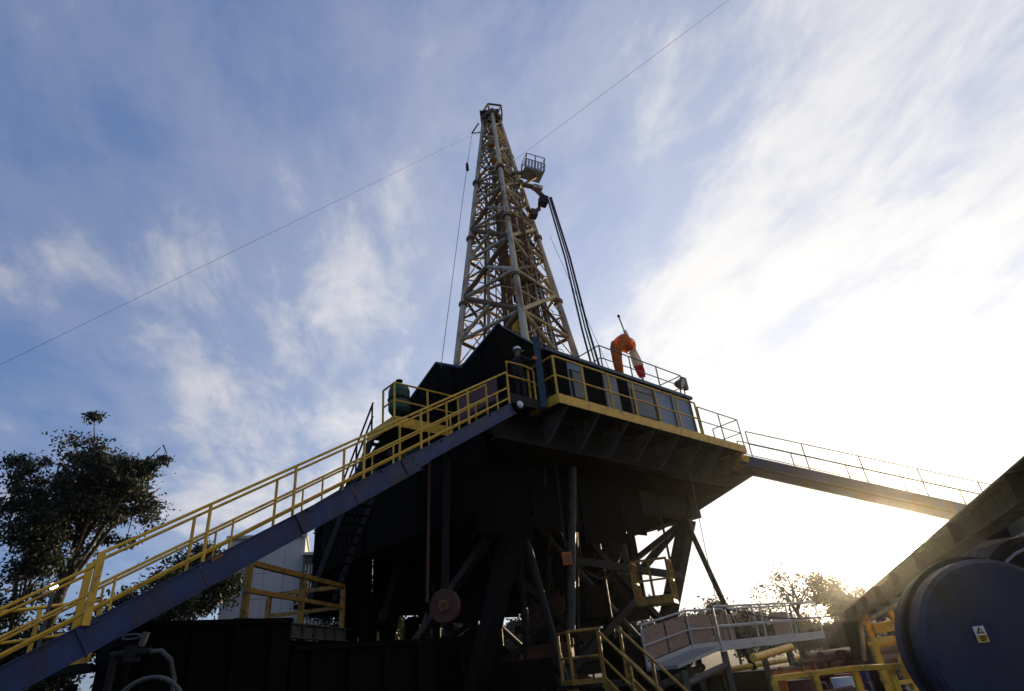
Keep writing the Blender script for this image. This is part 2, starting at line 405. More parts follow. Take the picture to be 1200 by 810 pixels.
# side balcony along the right edge, with brackets and yellow edge
BB = -.22
part('balcony_deck', 'dark', rig, lambda m: m.box(W(5.35, .38, FZ - .09), (10.5, 1.18, .06), RAX))
part('edge_plate', 'yellow', rig, lambda m: m.box(W(5.35, BB, FZ - .10), (10.5, .03, .30), RAX))
part('edge_plate', 'yellow', rig, lambda m: m.box(W(.085, .39, FZ - .10), (.03, 1.19, .30), RAX))
part('edge_plate', 'yellow', rig, lambda m: m.box(W(10.615, .39, FZ - .10), (.03, 1.19, .30), RAX))
for a in np.linspace(.5, 10.3, 8):
    part('balcony_bracket', 'grey', rig, lambda m: m.prism([W(a, BB + .03, FZ - .24), W(a, .96, FZ - .24), W(a, .96, 7.55), W(a, .80, 7.55)], RD * .05))
part('balcony_stringer', 'dark', rig, lambda m: m.bar(W(.12, .32, FZ - .17), W(10.58, .32, FZ - .17), .1, .1))
part('landing_deck', 'dark', rig, lambda m: m.box(W(-.68, .66, FZ - .11), (1.36, .66, .06), RAX))
part('landing_edge', 'dark', rig, lambda m: m.box(W(-.68, .30, FZ - .2), (1.36, .05, .3), RAX))
# hung machinery under the floor
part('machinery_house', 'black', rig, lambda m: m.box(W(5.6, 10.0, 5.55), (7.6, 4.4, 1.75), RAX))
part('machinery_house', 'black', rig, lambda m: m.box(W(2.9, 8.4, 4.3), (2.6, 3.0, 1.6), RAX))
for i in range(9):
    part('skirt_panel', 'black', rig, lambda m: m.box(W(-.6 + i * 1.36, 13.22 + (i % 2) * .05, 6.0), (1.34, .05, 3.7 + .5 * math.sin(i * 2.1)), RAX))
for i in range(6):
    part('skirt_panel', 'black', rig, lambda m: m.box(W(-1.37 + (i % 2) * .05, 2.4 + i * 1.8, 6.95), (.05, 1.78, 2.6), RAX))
for a_, b_, h_ in ((6.4, 12.6, 3.2), (3.2, 12.4, 2.6), (8.6, 9.6, 2.8), (.2, 10.5, 3.0)):
    part('pump_unit', 'black', rig, lambda m: (m.box(W(a_, b_, h_ / 2), (1.5, 1.5, h_), RAX), m.lathe(W(a_ - .3, b_, h_), ZU, [(0, .35), (1.3, .35), (1.4, .2)], 12)))
for k, (a_, b_) in enumerate(((2.0, 4.2), (3.4, 7.4), (5.6, 4.0), (6.6, 6.8), (7.6, 9.2), (2.2, 9.2), (5.0, 9.8))):
    part('drop_pipe', 'dark', rig, lambda m: m.tube(W(a_, b_, 7.4), W(a_ + .3 * math.sin(k), b_ + .2, .2), .10 + .03 * (k % 3)))
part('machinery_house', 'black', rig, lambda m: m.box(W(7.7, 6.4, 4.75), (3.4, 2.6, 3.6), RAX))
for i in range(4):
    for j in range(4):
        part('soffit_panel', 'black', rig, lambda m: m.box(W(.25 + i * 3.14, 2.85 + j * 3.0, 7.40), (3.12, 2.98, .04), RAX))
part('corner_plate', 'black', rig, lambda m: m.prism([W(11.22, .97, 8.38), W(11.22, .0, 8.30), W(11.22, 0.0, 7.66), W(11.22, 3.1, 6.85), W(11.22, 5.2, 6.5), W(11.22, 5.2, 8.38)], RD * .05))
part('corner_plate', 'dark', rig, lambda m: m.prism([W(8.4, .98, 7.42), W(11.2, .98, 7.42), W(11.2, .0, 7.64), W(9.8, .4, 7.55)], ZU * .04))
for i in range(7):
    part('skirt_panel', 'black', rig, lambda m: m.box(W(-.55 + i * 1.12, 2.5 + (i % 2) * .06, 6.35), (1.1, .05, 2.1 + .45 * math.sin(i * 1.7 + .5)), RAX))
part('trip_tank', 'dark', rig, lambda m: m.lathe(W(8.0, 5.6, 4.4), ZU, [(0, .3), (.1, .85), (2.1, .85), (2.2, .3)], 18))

# blow-out preventer below the floor
bop = thing('blowout_preventer', W(4.3, 5.6, 0), 'dark oily blowout preventer stack standing under the rig floor', 'well equipment')
z = .2
for h, r, mt in ((.5, .45, 'dark'), (.7, .75, 'redbrown'), (.25, .4, 'dark'), (.7, .75, 'redbrown'), (.3, .42, 'dark'), (1.2, .7, 'redbrown'), (.2, .5, 'dark'), (2.6, .32, 'dark')):
    part('spool' if mt == 'dark' else 'ram_body', mt, bop, lambda m: m.lathe(W(4.3, 5.6, z), ZU, [(0, r * .9), (.06, r), (h - .06, r), (h, r * .9)], 18)); z += h
for zz in (1.05, 2.0):
    for s in (-1, 1):
        part('ram_cylinder', 'redbrown', bop, lambda m: m.lathe(W(4.3 + s * .6, 5.6, zz), RD * s, [(0, .28), (.8, .28), (.85, .18), (1.1, .18)], 12))

# railing along the balcony
rl = thing('floor_railing', W(5, BB, FZ), 'yellow guard railing along the right edge of the rig floor', 'railing')
railing(rl, [W(.09, .95, FZ + .02), W(.09, BB + .02, FZ + .02), W(7.6, BB + .02, FZ + .02)], 1.28, 1.25, r=.034, toe=0)
rl2 = thing('end_railing', W(9, BB, FZ), 'thin dark guard railing at the far end of the rig floor balcony', 'railing')
railing(rl2, [W(7.72, BB + .02, FZ + .02), W(10.58, BB + .02, FZ + .02), W(10.58, .95, FZ + .02)], 1.15, 1.4, mat='grey', r=.022, toe=0)

# ------------------------------------------------------------------ control cabin and wind walls
cab = thing('control_cabin', W(6.3, 2.4, FZ), 'blue grey driller cabin with dark windows behind the yellow railing', 'cabin')
CB, CT = 1.06, 10.95
part('core', 'black', cab, lambda m: m.box(W(5.35, 2.5, (FZ + CT) / 2), (8.3, 2.7, CT - FZ - .02), RAX))
cols = [(1.22, 2.1, 'black', 0), (2.12, 2.95, 'panel', 1), (2.98, 3.9, 'black', 0), (3.93, 4.75, 'panelgrey', 0), (4.78, 5.35, 'black', 0), (5.38, 6.9, 'panelgrey', 1), (6.93, 8.1, 'panel', 0), (8.13, 9.45, 'panel', 0)]
for a0, a1, mt, win in cols:
    p = part('wall_panel', mt, cab, lambda m: m.box(W((a0 + a1) / 2, CB + .04, (FZ + CT) / 2 - .02), (a1 - a0, .09, CT - FZ - .12), RAX))
    if win:
        fr = part('window', 'dark', cab, lambda m: m.box(W((a0 + a1) / 2, CB - .02, 10.0), (a1 - a0 - .16, .05, 1.1), RAX))
        part('pane', 'glass', fr, lambda m: m.box(W((a0 + a1) / 2, CB - .05, 10.0), (a1 - a0 - .3, .02, .96), RAX))
for a in (3.94, 5.36, 6.91, 8.115, 9.42):
    part('mullion', 'panelgrey', cab, lambda m: m.box(W(a, CB - .03, (FZ + CT) / 2), (.06, .07, CT - FZ), RAX))
part('roof', 'teal', cab, lambda m: m.box(W(5.3, 2.4, CT + .05), (8.55, 2.95, .12), RAX))
for i in range(3):
    part('end_panel', 'panel', cab, lambda m: m.box(W(9.53, 1.55 + i * .88, (FZ + CT) / 2), (.05, .86, CT - FZ - .12), RAX))
ur = thing('cabin_roof_railing', W(6.5, 1.2, CT + .11), 'thin grey guard railing around the driller cabin roof', 'railing')
railing(ur, [W(4.2, 3.6, CT + .11), W(4.2, 1.15, CT + .11), W(9.45, 1.15, CT + .11), W(9.45, 3.6, CT + .11)], 1.05, 1.5, mat='grey', r=.024, toe=0)

ww = thing('wind_wall', W(-.8, 5, FZ), 'black corrugated wind wall with raked top left of the rig floor', 'wall')
AW = -.95
prof = [(.95, 11.32), (3.0, 10.66), (4.48, 11.5), (9.9, 9.25), (11.2, 9.0)]
def topz(b):
    for (b0, z0), (b1, z1) in zip(prof, prof[1:]):
        if b0 <= b <= b1: return z0 + (z1 - z0) * (b - b0) / (b1 - b0)
    return prof[-1][1]
bs = sorted(set([.95, 3.0, 4.48, 9.9, 11.2] + list(np.arange(1.46, 11.1, .52))))
for i, (b0, b1) in enumerate(zip(bs, bs[1:])):
    if b1 - b0 < .05: continue
    o = (i % 2) * .05
    part('sheet', 'black', ww, lambda m: m.prism([W(AW + o, b0, FZ), W(AW + o, b1, FZ), W(AW + o, b1, topz(b1)), W(AW + o, b0, topz(b0))], RD * .05))
for (b0, z0), (b1, z1) in zip(prof, prof[1:]):
    part('edge_trim', 'teal', ww, lambda m: m.bar(W(AW + .05, b0, z0 + .03), W(AW + .05, b1, z1 + .03), .14, .07))
for i in range(4):
    a0 = -.88 + i * .5
    part('sheet', 'black', ww, lambda m: m.prism([W(a0, 1.05 + (i % 2) * .04, FZ), W(a0 + .49, 1.05 + (i % 2) * .04, FZ), W(a0 + .49, 1.05 + (i % 2) * .04, 11.35 - .11 * (i + 1)), W(a0, 1.05 + (i % 2) * .04, 11.35 - .11 * i)], LD * .05))
part('edge_trim', 'teal', ww, lambda m: m.bar(W(-.9, 1.08, 11.38), W(1.12, 1.08, 10.96), .12, .06))
part('kick_board', 'maroon', ww, lambda m: m.box(W(AW - .05, 2.2, FZ + .5), (.04, 2.0, .9), RAX))
# ------------------------------------------------------------------ side landing with green vessel and steep stair
LFZ = FZ; FZ = FZ - .45
lp = thing('side_landing', W(-2.4, 3.3, FZ), 'yellow railed landing on the left side of the rig with steep stair', 'landing')
part('deck', 'dark', lp, lambda m: m.box(W(-2.75, 3.3, FZ - .08), (2.0, 1.5, .1), RAX))
part('edge_beam', 'yellow', lp, lambda m: m.box(W(-2.75, 2.53, FZ - .1), (2.0, .04, .3), RAX))
part('edge_beam', 'yellow', lp, lambda m: m.box(W(-3.77, 3.3, FZ - .1), (.04, 1.5, .3), RAX))
railing(lp, [W(-1.5, 2.55, FZ), W(-3.75, 2.55, FZ), W(-3.75, 3.2, FZ)], 1.1, 1.0, r=.03, toe=0)
for a in (-3.7, -2.9):
    part('stair_stringer', 'dark', lp, lambda m: m.bar(W(a, 3.9, FZ - .1), W(a, 7.6, FZ - .1 - 3.7 * 1.08), .06, .32))
    for k, hh in enumerate((.55, 1.0)):
        part('stair_rail', 'dark', lp, lambda m: m.tube(W(a, 3.9, FZ + hh), W(a, 7.6, FZ - 3.7 * 1.08 + hh), .03))
    for i in range(4):
        b = 3.95 + i * .93; zz = FZ - .1 - (b - 3.9) * 1.091
        part('stair_post', 'dark', lp, lambda m: m.tube(W(a, b, zz), W(a, b, zz + 1.08), .028))
for i in range(16):
    b = 4.05 + i * .222; zz = FZ - .1 - (b - 3.9) * 1.091
    part('tread', 'dark', lp, lambda m: m.box(W(-3.3, b, zz), (.72, .22, .03), RAX))
part('lower_landing', 'black', lp, lambda m: m.box(W(-2.5, 8.2, FZ - 4.15), (2.4, 1.2, .12), RAX))
part('landing_leg', 'black', lp, lambda m: [m.bar(W(a_, 8.6, 0), W(a_, 8.6, FZ - 4.2), .12, .12) for a_ in (-3.5, -1.6)])
gt = thing('green_vessel', W(-3.3, 3.05, FZ), 'round green pressure vessel on the railed side landing', 'vessel')
part('shell', 'green', gt, lambda m: m.lathe(W(-3.3, 3.05, FZ + .35), ZU, [(0, .15), (.06, .27), (.15, .32), (.75, .32), (.9, .27), (1.0, .12)], 20))
part('band', 'dark', gt, lambda m: m.lathe(W(-3.3, 3.05, FZ + .78), ZU, [(0, .33), (.05, .345), (.1, .33)], 20))
part('nozzle', 'dark', gt, lambda m: m.lathe(W(-3.3, 3.05, FZ + 1.33), ZU, [(0, .07), (.1, .07), (.11, .11), (.15, .11)], 12))
for k in range(3):
    t = k * 2.1
    part('leg', 'dark', gt, lambda m: m.bar(W(-3.3 + .22 * math.cos(t), 3.05 + .22 * math.sin(t), FZ - .03), W(-3.3 + .22 * math.cos(t), 3.05 + .22 * math.sin(t), FZ + .5), .05, .05))
FZ = LFZ

# ------------------------------------------------------------------ mast
MC = np.array([.17, 23.0]); MPH = .1416; MZ0, MZ1 = 8.64, 28.9
def mrad(z): return 3.334 + (.45 - 3.334) * (z - 8.7) / (28.86 - 8.7)
def L(k, z, s=1.):
    t = MPH + k * math.pi / 2; r = mrad(z) * s
    return np.array([MC[0] + math.cos(t) * r, MC[1] + math.sin(t) * r, z])
mast = thing('derrick_mast', (MC[0], MC[1], MZ0), 'tall cream lattice derrick mast tapering above the rig floor', 'derrick')
for k in range(4):
    lg = part('leg', 'mast', mast, lambda m: m.tube(L(k, MZ0), L(k, MZ1), .175, .10, n=10))
    for z in (12.6, 16.5, 20.3, 24.0):
        part('leg_flange', 'mast_dk', lg, lambda m: m.tube(L(k, z - .08), L(k, z + .08), .22, .21, n=10))
    part('leg_shoe', 'dark', lg, lambda m: m.box(L(k, MZ0 + .1), (.7, .7, .2), RAX))
lev = [9.2, 12.0, 14.55, 16.85, 18.95, 20.85, 22.55, 24.05, 25.4, 26.6, 27.65, 28.6]
for j, z in enumerate(lev):
    for k in range(4):
        part('girt', ('mast_dk', 'mast_dk', 'mast', 'mast_sunlit')[k] if j % 3 else 'mast', mast, lambda m: m.tube(L(k, z), L((k + 1) % 4, z), .085 if j < 7 else .06, n=6))
for j, (z0, z1) in enumerate(zip(lev, lev[1:])):
    for k in range(4):
        r = (.13 if k == 2 else .11 if k == 3 else .08) if j < 6 else .06
        p, q = (L(k, z0), L((k + 1) % 4, z1)) if (j + k) % 2 else (L((k + 1) % 4, z0), L(k, z1))
        part('diagonal', ('mast', 'mast_dk', 'mast_dk', 'mast_sunlit')[k], mast, lambda m: m.tube(p, q, r, n=6))
        p2, q2 = (L((k + 1) % 4, z0), L(k, z1)) if (j + k) % 2 else (L(k, z0), L((k + 1) % 4, z1))
        if True:
            mid = (p + q) / 2
            part('sub_diagonal', ('mast_dk', 'mast_sunlit', 'mast', 'mast_dk')[k], mast, lambda m: m.tube(p2, mid * .98 + p2 * .02, r * .8, n=6))
        if j < 7:
            zm = (z0 + z1) / 2
            part('sub_girt', 'mast_sunlit' if (j + k) % 2 else 'mast_dk', mast, lambda m: m.tube(L(k, zm), (p + q) / 2, .05, n=6))
for j, (z0, z1) in enumerate(zip(lev, lev[1:])):
    for k in (0, 1, 2, 3):
        zm = (z0 + z1) / 2; A0, A1 = L(k, z0), L((k + 1) % 4, z0); C0, C1 = L(k, z1), L((k + 1) % 4, z1)
        part('lacing', 'mast_dk' if (j + k) % 2 else 'mast_sunlit', mast, lambda m: (m.tube((A0 + A1) / 2, L(k, zm), .032, n=5), m.tube((A0 + A1) / 2, L((k + 1) % 4, zm), .032, n=5), m.tube(L(k, zm), (C0 + C1) / 2, .028, n=5), m.tube(L((k + 1) % 4, zm), (C0 + C1) / 2, .028, n=5)))
# guide rails, ladder, stand pipe and cable tray inside the mast
gcol = lambda dx, dy, z: np.array([MC[0] + dx * mrad(z), MC[1] + dy * mrad(z), z])
part('guide_rail', 'mast_dk', mast, lambda m: m.ibeam(gcol(-.15, .1, 9), gcol(-.15, .1, 27.8), .22, .22, .03, (0, 1, 0)))
part('guide_rail', 'mast_dk', mast, lambda m: m.ibeam(gcol(.28, .25, 9), gcol(.28, .25, 27.8), .22, .22, .03, (0, 1, 0)))
part('torque_column', 'mast_dk', mast, lambda m: m.bar(gcol(-.02, -.1, 8.7), gcol(-.02, -.1, 24.5), .26, .24, (0, 1, 0)))
for i_ in range(7):
    part('cable', 'rubber', mast, lambda m: m.tube(gcol(-.5 + .16 * i_, .2 * math.sin(i_ * 2.), 8.8), gcol(-.3 + .09 * i_, .1, 27.5 - i_ * .6), .03, n=5))
part('stand_pipe', 'mast', mast, lambda m: m.tube(gcol(-.45, -.35, 8.7), gcol(-.45, -.35, 21.0), .075))
part('stand_pipe', 'mast_dk', mast, lambda m: m.tube(gcol(-.55, -.05, 8.7), gcol(-.55, -.05, 24.0), .06))
part('cable_tray', 'grey', mast, lambda m: m.bar(gcol(.62, -.25, 8.7), gcol(.62, -.25, 26.0), .28, .06, (0, 1, 0)))
lad = part('ladder', 'mast', mast, lambda m: (m.tube(gcol(.52, -.42, 8.7), gcol(.52, -.42, 28), .03, n=6), m.tube(gcol(.62, -.33, 8.7), gcol(.62, -.33, 28), .03, n=6)))
for i in range(46):
    z = 9 + i * .4
    part('rung', 'mast', lad, lambda m: m.tube(gcol(.52, -.42, z), gcol(.62, -.33, z), .018, n=5))
for z in np.arange(11, 26, 1.0):
    c = (gcol(.57, -.375, z))
    part('cage_hoop', 'mast', lad, lambda m: m.path([c + np.array([math.cos(t) * .38, math.sin(t) * .38 - .3, 0]) for t in np.linspace(-.1, 2 * math.pi - .1, 11)], .02, n=4))
for j, (z0, z1) in enumerate(zip(lev[:9], lev[1:])):
    part('inner_brace', 'mast_sunlit' if j % 2 else 'mast_dk', mast, lambda m: m.tube(L(3, z1), gcol(.28, .25, z0 + .3), .06, n=6))
    part('inner_brace', 'mast_dk', mast, lambda m: m.tube(L(2, z0 + .4), gcol(-.15, .1, z1), .06, n=6))
    part('inner_brace', 'mast_sunlit', mast, lambda m: m.tube(gcol(-.15, .1, z0 + .2), gcol(.28, .25, z1 - .2), .06, n=6))
    if j % 2: part('inner_ledge', 'mast_sunlit', mast, lambda m: m.hexa([L(3, z0, .98) , L(3, z0, .98) * .55 + L(0, z0, .98) * .45, L(1, z0) * .35 + L(0, z0) * .65, L(3, z0) * .55 + L(1, z0) * .45] + [q_ + ZU * .06 for q_ in (L(3, z0, .98), L(3, z0, .98) * .55 + L(0, z0, .98) * .45, L(1, z0) * .35 + L(0, z0) * .65, L(3, z0) * .55 + L(1, z0) * .45)]))
# crown
cr = part('crown_frame', 'mast_dk', mast, lambda m: [m.bar(L(k, 28.95, 1.3), L((k + 1) % 4, 28.95, 1.3), .16, .26) for k in range(4)])
part('crown_deck', 'dark', mast, lambda m: m.box((MC[0] - .1, MC[1], 29.12), (1.05, .9, .06)))
for dx in (-.32, -.1, .12, .34):
    part('sheave', 'mast_dk', cr, lambda m: m.lathe((MC[0] + dx - .03, MC[1], 28.75), (1, 0, 0), [(0, .42), (.03, .36), (.06, .42)], 18))
part('crown_frame_arm', 'mast_dk', mast, lambda m: [m.bar((MC[0] - .45, MC[1] + y, 29.1), (MC[0] - .1, MC[1] + y, 29.75), .09, .09) for y in (-.35, .35)] + [m.bar((MC[0] - .1, MC[1] + y, 29.75), (MC[0] + .62, MC[1] + y, 29.5), .08, .08) for y in (-.35, .35)] + [m.bar((MC[0] + .62, MC[1] + y, 29.5), (MC[0] + .42, MC[1] + y, 29.0), .08, .08) for y in (-.35, .35)] + [m.bar((MC[0] - .1, MC[1] - .35, 29.75), (MC[0] - .1, MC[1] + .35, 29.75), .08, .08), m.bar((MC[0] + .62, MC[1] - .35, 29.5), (MC[0] + .62, MC[1] + .35, 29.5), .08, .08)])
part('crown_light_arm', 'dark', mast, lambda m: (m.tube((MC[0] - .75, MC[1] - .3, 28.3), (-1.0, 22.8, 27.7), .04), m.tube((MC[0] - .5, MC[1], 27.9), (-1.0, 22.8, 27.7), .03)))
part('bumper_block', 'yellow', mast, lambda m: m.box((MC[0] + .1, MC[1] - .1, 27.0), (.9, .5, .4)))
part('bumper_block', 'yellow', mast, lambda m: m.box((MC[0] + .15, MC[1] - .15, 25.6), (.8, .4, .3)))

# travelling block hanging in the mast
tb = thing('travelling_block', (MC[0] + .2, MC[1], 17), 'brown and yellow travelling block hanging inside the derrick', 'hoist block')
part('block_body', 'yellow', tb, lambda m: m.prism([(MC[0] - .15, MC[1] - .3, 17.2), (MC[0] + .55, MC[1] - .3, 17.2), (MC[0] + .65, MC[1] - .3, 18.2), (MC[0] + .4, MC[1] - .3, 19.0), (MC[0], MC[1] - .3, 19.0), (MC[0] - .25, MC[1] - .3, 18.2)], (0, .6, 0)))
part('hook', 'mast_dk', tb, lambda m: m.path([(MC[0] + .2, MC[1], 17.2), (MC[0] + .2, MC[1], 16.6), (MC[0] + .5, MC[1], 16.3), (MC[0] + .4, MC[1], 15.9), (MC[0] + .1, MC[1], 15.8), (MC[0] - .1, MC[1], 16.1)], .1))
for dx in (-.05, .1, .25, .4):
    part('hoist_line', 'wire', tb, lambda m: m.tube((MC[0] + dx, MC[1], 19.0), (MC[0] + dx * .8, MC[1], 28.6), .022, n=5))
part('top_drive', 'mast_dk', tb, lambda m: m.box((MC[0] + .2, MC[1], 14.7), (.9, .8, 1.9)))
part('drive_motor', 'yellow', tb, lambda m: m.lathe((MC[0] + .2, MC[1] - .5, 14.2), ZU, [(0, .3), (1.2, .3), (1.3, .2)], 14))
part('drill_stem', 'rust', tb, lambda m: m.tube((MC[0] + .2, MC[1], 8.0), (MC[0] + .2, MC[1], 13.8), .09))

# drill pipes racked upright inside the mast
pipe_spots = [(.30 + .19 * i, -.55 + .21 * j) for j in range(3) for i in range(6)]
names = ['nearest', 'middle', 'rearmost']
for q, (ux, uy) in enumerate(pipe_spots):
    i, j = q % 6, q // 6
    foot = (MC[0] + .1 + ux, MC[1] - .5 + uy * 1.1, 8.64); top = (foot[0] * .72 + .02, foot[1] * .98 + .45, 20.6)
    p = MB().tube(foot, top, .065, n=8).build('drill_pipe', 'rust' if (i + j) % 3 else 'mast', None, origin=foot)
    tag(p, 'brown steel drill pipe racked upright inside the derrick', 'pipe', 'drill pipes racked inside the derrick')

# monkey board basket with arms at the right side of the mast
mbk = thing('racking_basket', (1.7, 22.6, 24), 'small grey railed work basket hanging high on the right of the derrick', 'basket')
bc = np.array([1.95, 22.55, 24.05])
part('basket_floor', 'galv', mbk, lambda m: m.box(bc, (1.05, .8, .08)))
for x in np.linspace(-.5, .5, 7):
    part('slat', 'galv', mbk, lambda m: m.box(bc + (x, -.4, .3), (.11, .025, .55)))
for y in (-.4, .4):
    for x in (-.5, 0, .5):
        part('post', 'grey', mbk, lambda m: m.tube(bc + (x, y, 0), bc + (x, y, 1.0), .028))
for zz in (.6, 1.0):
    part('rail', 'grey', mbk, lambda m: m.path([bc + (x, y, zz) for x, y in ((-.5, .4), (-.5, -.4), (.5, -.4), (.5, .4), (-.5, .41))], .026))
part('bracket', 'mast_dk', mbk, lambda m: (m.bar((.9, 22.8, 24.0), bc + (-.5, 0, -.05), .12, .16), m.bar((1.1, 22.9, 22.9), bc + (.2, 0, -.1), .09, .12)))
part('swing_arm', 'mast_dk', mbk, lambda m: m.path([(1.3, 22.8, 23.4), (2.1, 22.7, 23.35), (2.62, 22.7, 22.9), (2.68, 22.7, 22.4)], .13, n=8))
part('swing_arm', 'mast_dk', mbk, lambda m: m.path([(2.62, 22.7, 22.7), (2.45, 22.7, 21.9), (2.1, 22.75, 21.55), (1.9, 22.8, 21.9)], .12, n=8))
part('arm_clamp', 'mast', mbk, lambda m: m.box((2.3, 22.65, 23.3), (.5, .3, .22)))
part('arm_clamp', 'dark', mbk, lambda m: m.box((2.66, 22.7, 22.55), (.42, .4, .5)))
part('arm_clamp', 'redbrown', mbk, lambda m: m.box((2.2, 22.7, 21.5), (.35, .35, .4)))

mbk.rotation_euler = (0, .16, .35)
# hoses dropping from the arm to the cabin roof, wires and guys
def rope(pts, r, mat, label, cat, name, group=None, sag=0., n=14):
    if len(pts) == 2:
        p, q = V3(pts[0]), V3(pts[1]); pts = [p + (q - p) * t - ZU * sag * 4 * t * (1 - t) for t in np.linspace(0, 1, n)]
    o = MB().path(pts, r, n=6).build(name, mat, None, origin=pts[0])
    return tag(o, label, cat, group)
for i, (dx, rr) in enumerate(((0, .045), (.12, .035), (.22, .05))):
    rope([(2.55 + dx * .8, 22.6, 22.3), (2.85 + dx, 22.0, 18.0), (3.0 + dx * 1.2, 21.6, 14.0), (3.25 + dx * 1.5, 21.3, 10.2)], rr, 'rubber',
         ('leftmost', 'middle', 'rightmost')[i] + ' of three black hoses dropping beside the derrick to the cabin', 'hose', 'hoist_hose', 'black hoses beside the derrick')
rope([(-.45, 22.6, 27.6), (-37.0, 15.4, 0.2)], .0065, 'wire', 'long guy wire running from the derrick top down to the left', 'wire', 'guy_wire', 'guy wires of the derrick')
rope([(.75, 22.4, 24.6), (24.5, -21.5, .2)], .0065, 'wire', 'guy wire running from the derrick over the camera to the upper right', 'wire', 'guy_wire', 'guy wires of the derrick')
hl = rope([(-1.0, 22.8, 27.6), (-1.35, 22.0, 24.4), (-2.5, 17.9, 10.9)], .012, 'wire', 'thin hoist line hanging down along the left side of the derrick', 'wire', 'hoist_line')
part('hook_weight', 'dark', hl, lambda m: m.lathe(V3((-1.34, 22.02, 24.1)), ZU, [(0, .03), (.1, .09), (.5, .07), (.6, .03)], 10))
rope([(2.4, 22.8, 20), (3.9, 21.2, 11.1)], .010, 'wire', 'thin slack line between derrick and cabin roof, right of the hoses', 'wire', 'tag_line')

# ------------------------------------------------------------------ main stair
SK = .607
sz = lambda a: 8.23 + (a + 1.39) * SK          # top edge of the stringers
st = thing('access_stair', W(-8, .7, 0), 'long blue access stair with yellow handrails climbing to the rig floor', 'stair')
sdir = nrm(RD + ZU * SK); sup = nrm(np.cross(sdir, -LD)); sup = sup if sup[2] > 0 else -sup
def stringer(name, b, a0, a1, dep):
    c0 = W(a0, b, sz(a0)) - sup * dep / 2; c1 = W(a1, b, sz(a1)) - sup * dep / 2
    return part(name, 'blue', st, lambda m: (m.bar(c0, c1, .016, dep, sup), m.bar(c0, c1, .11, .02, sup, (0, dep / 2 - .011)), m.bar(c0, c1, .11, .02, sup, (0, -dep / 2 + .011))))
for b in (.30, 1.20):
    s1 = stringer('lower_stringer', b, -14.9, -4.55, .43)
    s2 = stringer('upper_stringer', b, -4.55, -1.36, .34)
    part('splice_plate', 'blue', s1, lambda m: m.bar(W(-4.9, b - .02, sz(-4.9)) - sup * .2, W(-4.3, b - .02, sz(-4.3)) - sup * .2, .03, .34, sup))
    for i_ in range(6):
        a_ = -4.82 + (i_ % 3) * .22; o_ = .12 if i_ < 3 else .27
        part('bolt', 'rust', s1, lambda m: m.lathe(W(a_, b - .035, sz(a_)) - sup * o_, -LD, [(0, .026), (.012, .028), (.02, .02)], 6))
    for a in np.arange(-13.6, -1.8, 1.62):
        part('clip_angle', 'rust' if int(a * 10) % 3 == 0 else 'blue', s1, lambda m: m.bar(W(a + .1, b - .025, sz(a + .1)) - sup * .04, W(a + .28, b - .025, sz(a + .28)) - sup * .04, .035, .07, sup))
    for a in (-12.4, -8.8, -6.1):
        part('weld_seam', 'rust', s1, lambda m: m.bar(W(a, b - .012, sz(a)) - sup * .03, W(a, b - .012, sz(a)) - sup * .40, .014, .018, RD))
    for a in (-10.3, -7.2):
        part('stiffener', 'blue', s1, lambda m: m.bar(W(a, b - .03, sz(a)) - sup * .02, W(a, b - .03, sz(a)) - sup * .41, .03, .09, RD))
nt = 40
for i in range(nt):
    a = -14.6 + i * (13.1 / nt); t = W(a, .75, sz(a) - .12)
    tr = part('tread', 'dark', st, lambda m: m.box(t, (.27, .84, .035), RAX))
for k, b in enumerate((.26, 1.24)):
    h = .98
    railing(st, [W(-1.42, b, sz(-1.42)), W(-10.22, b, sz(-10.22))], h, 1.62, r=.027, toe=0)
    railing(st, [W(-10.22, b, sz(-10.22)), W(-14.8, b, sz(-14.8))], .82, 1.5, r=.025, toe=0, end_posts=(False, True))
    part('lower_rail', 'yellow', st, lambda m: m.tube(W(-1.42, b, sz(-1.42) + .16), W(-14.5, b, sz(-14.5) + .16), .023))
    for a in np.arange(-14.0, -1.6, 1.62):
        part('picket', 'yellow', st, lambda m: m.tube(W(a + .8, b, sz(a + .8)), W(a + .8, b, sz(a + .8) + .48), .02))
    part('gusset', 'yellow', st, lambda m: m.bar(W(-10.22, b - .03, sz(-10.22) - .05), W(-10.22, b - .03, sz(-10.22) + .98), .10, .10, RD))
for a in (-9.6,):
    for b in (.38, 1.12):
        part('support_leg', 'black', st, lambda m: m.bar(W(a, b, 0), W(a, b, sz(a) - .66), .14, .14))
    part('support_tie', 'dark', st, lambda m: m.bar(W(a, .46, 1.0), W(a, 1.04, sz(a) - 1.4), .08, .08))
# short rail on the landing at the stair head
lr = thing('landing_railing', W(-.7, .3, FZ), 'short looped yellow handrail on the landing at the stair head', 'railing')
part('loop', 'yellow', lr, lambda m: m.path([W(-1.36, .3, FZ), W(-1.36, .3, FZ + .95), W(-.75, .3, FZ + .98), W(-.35, .3, FZ + .95), W(-.3, .3, FZ + .82), W(-.32, .3, FZ + .5), W(-1.36, .3, FZ + .5)], .03, n=8))
part('post', 'yellow', lr, lambda m: m.tube(W(-.32, .3, FZ - .05), W(-.32, .3, FZ + .55), .03))

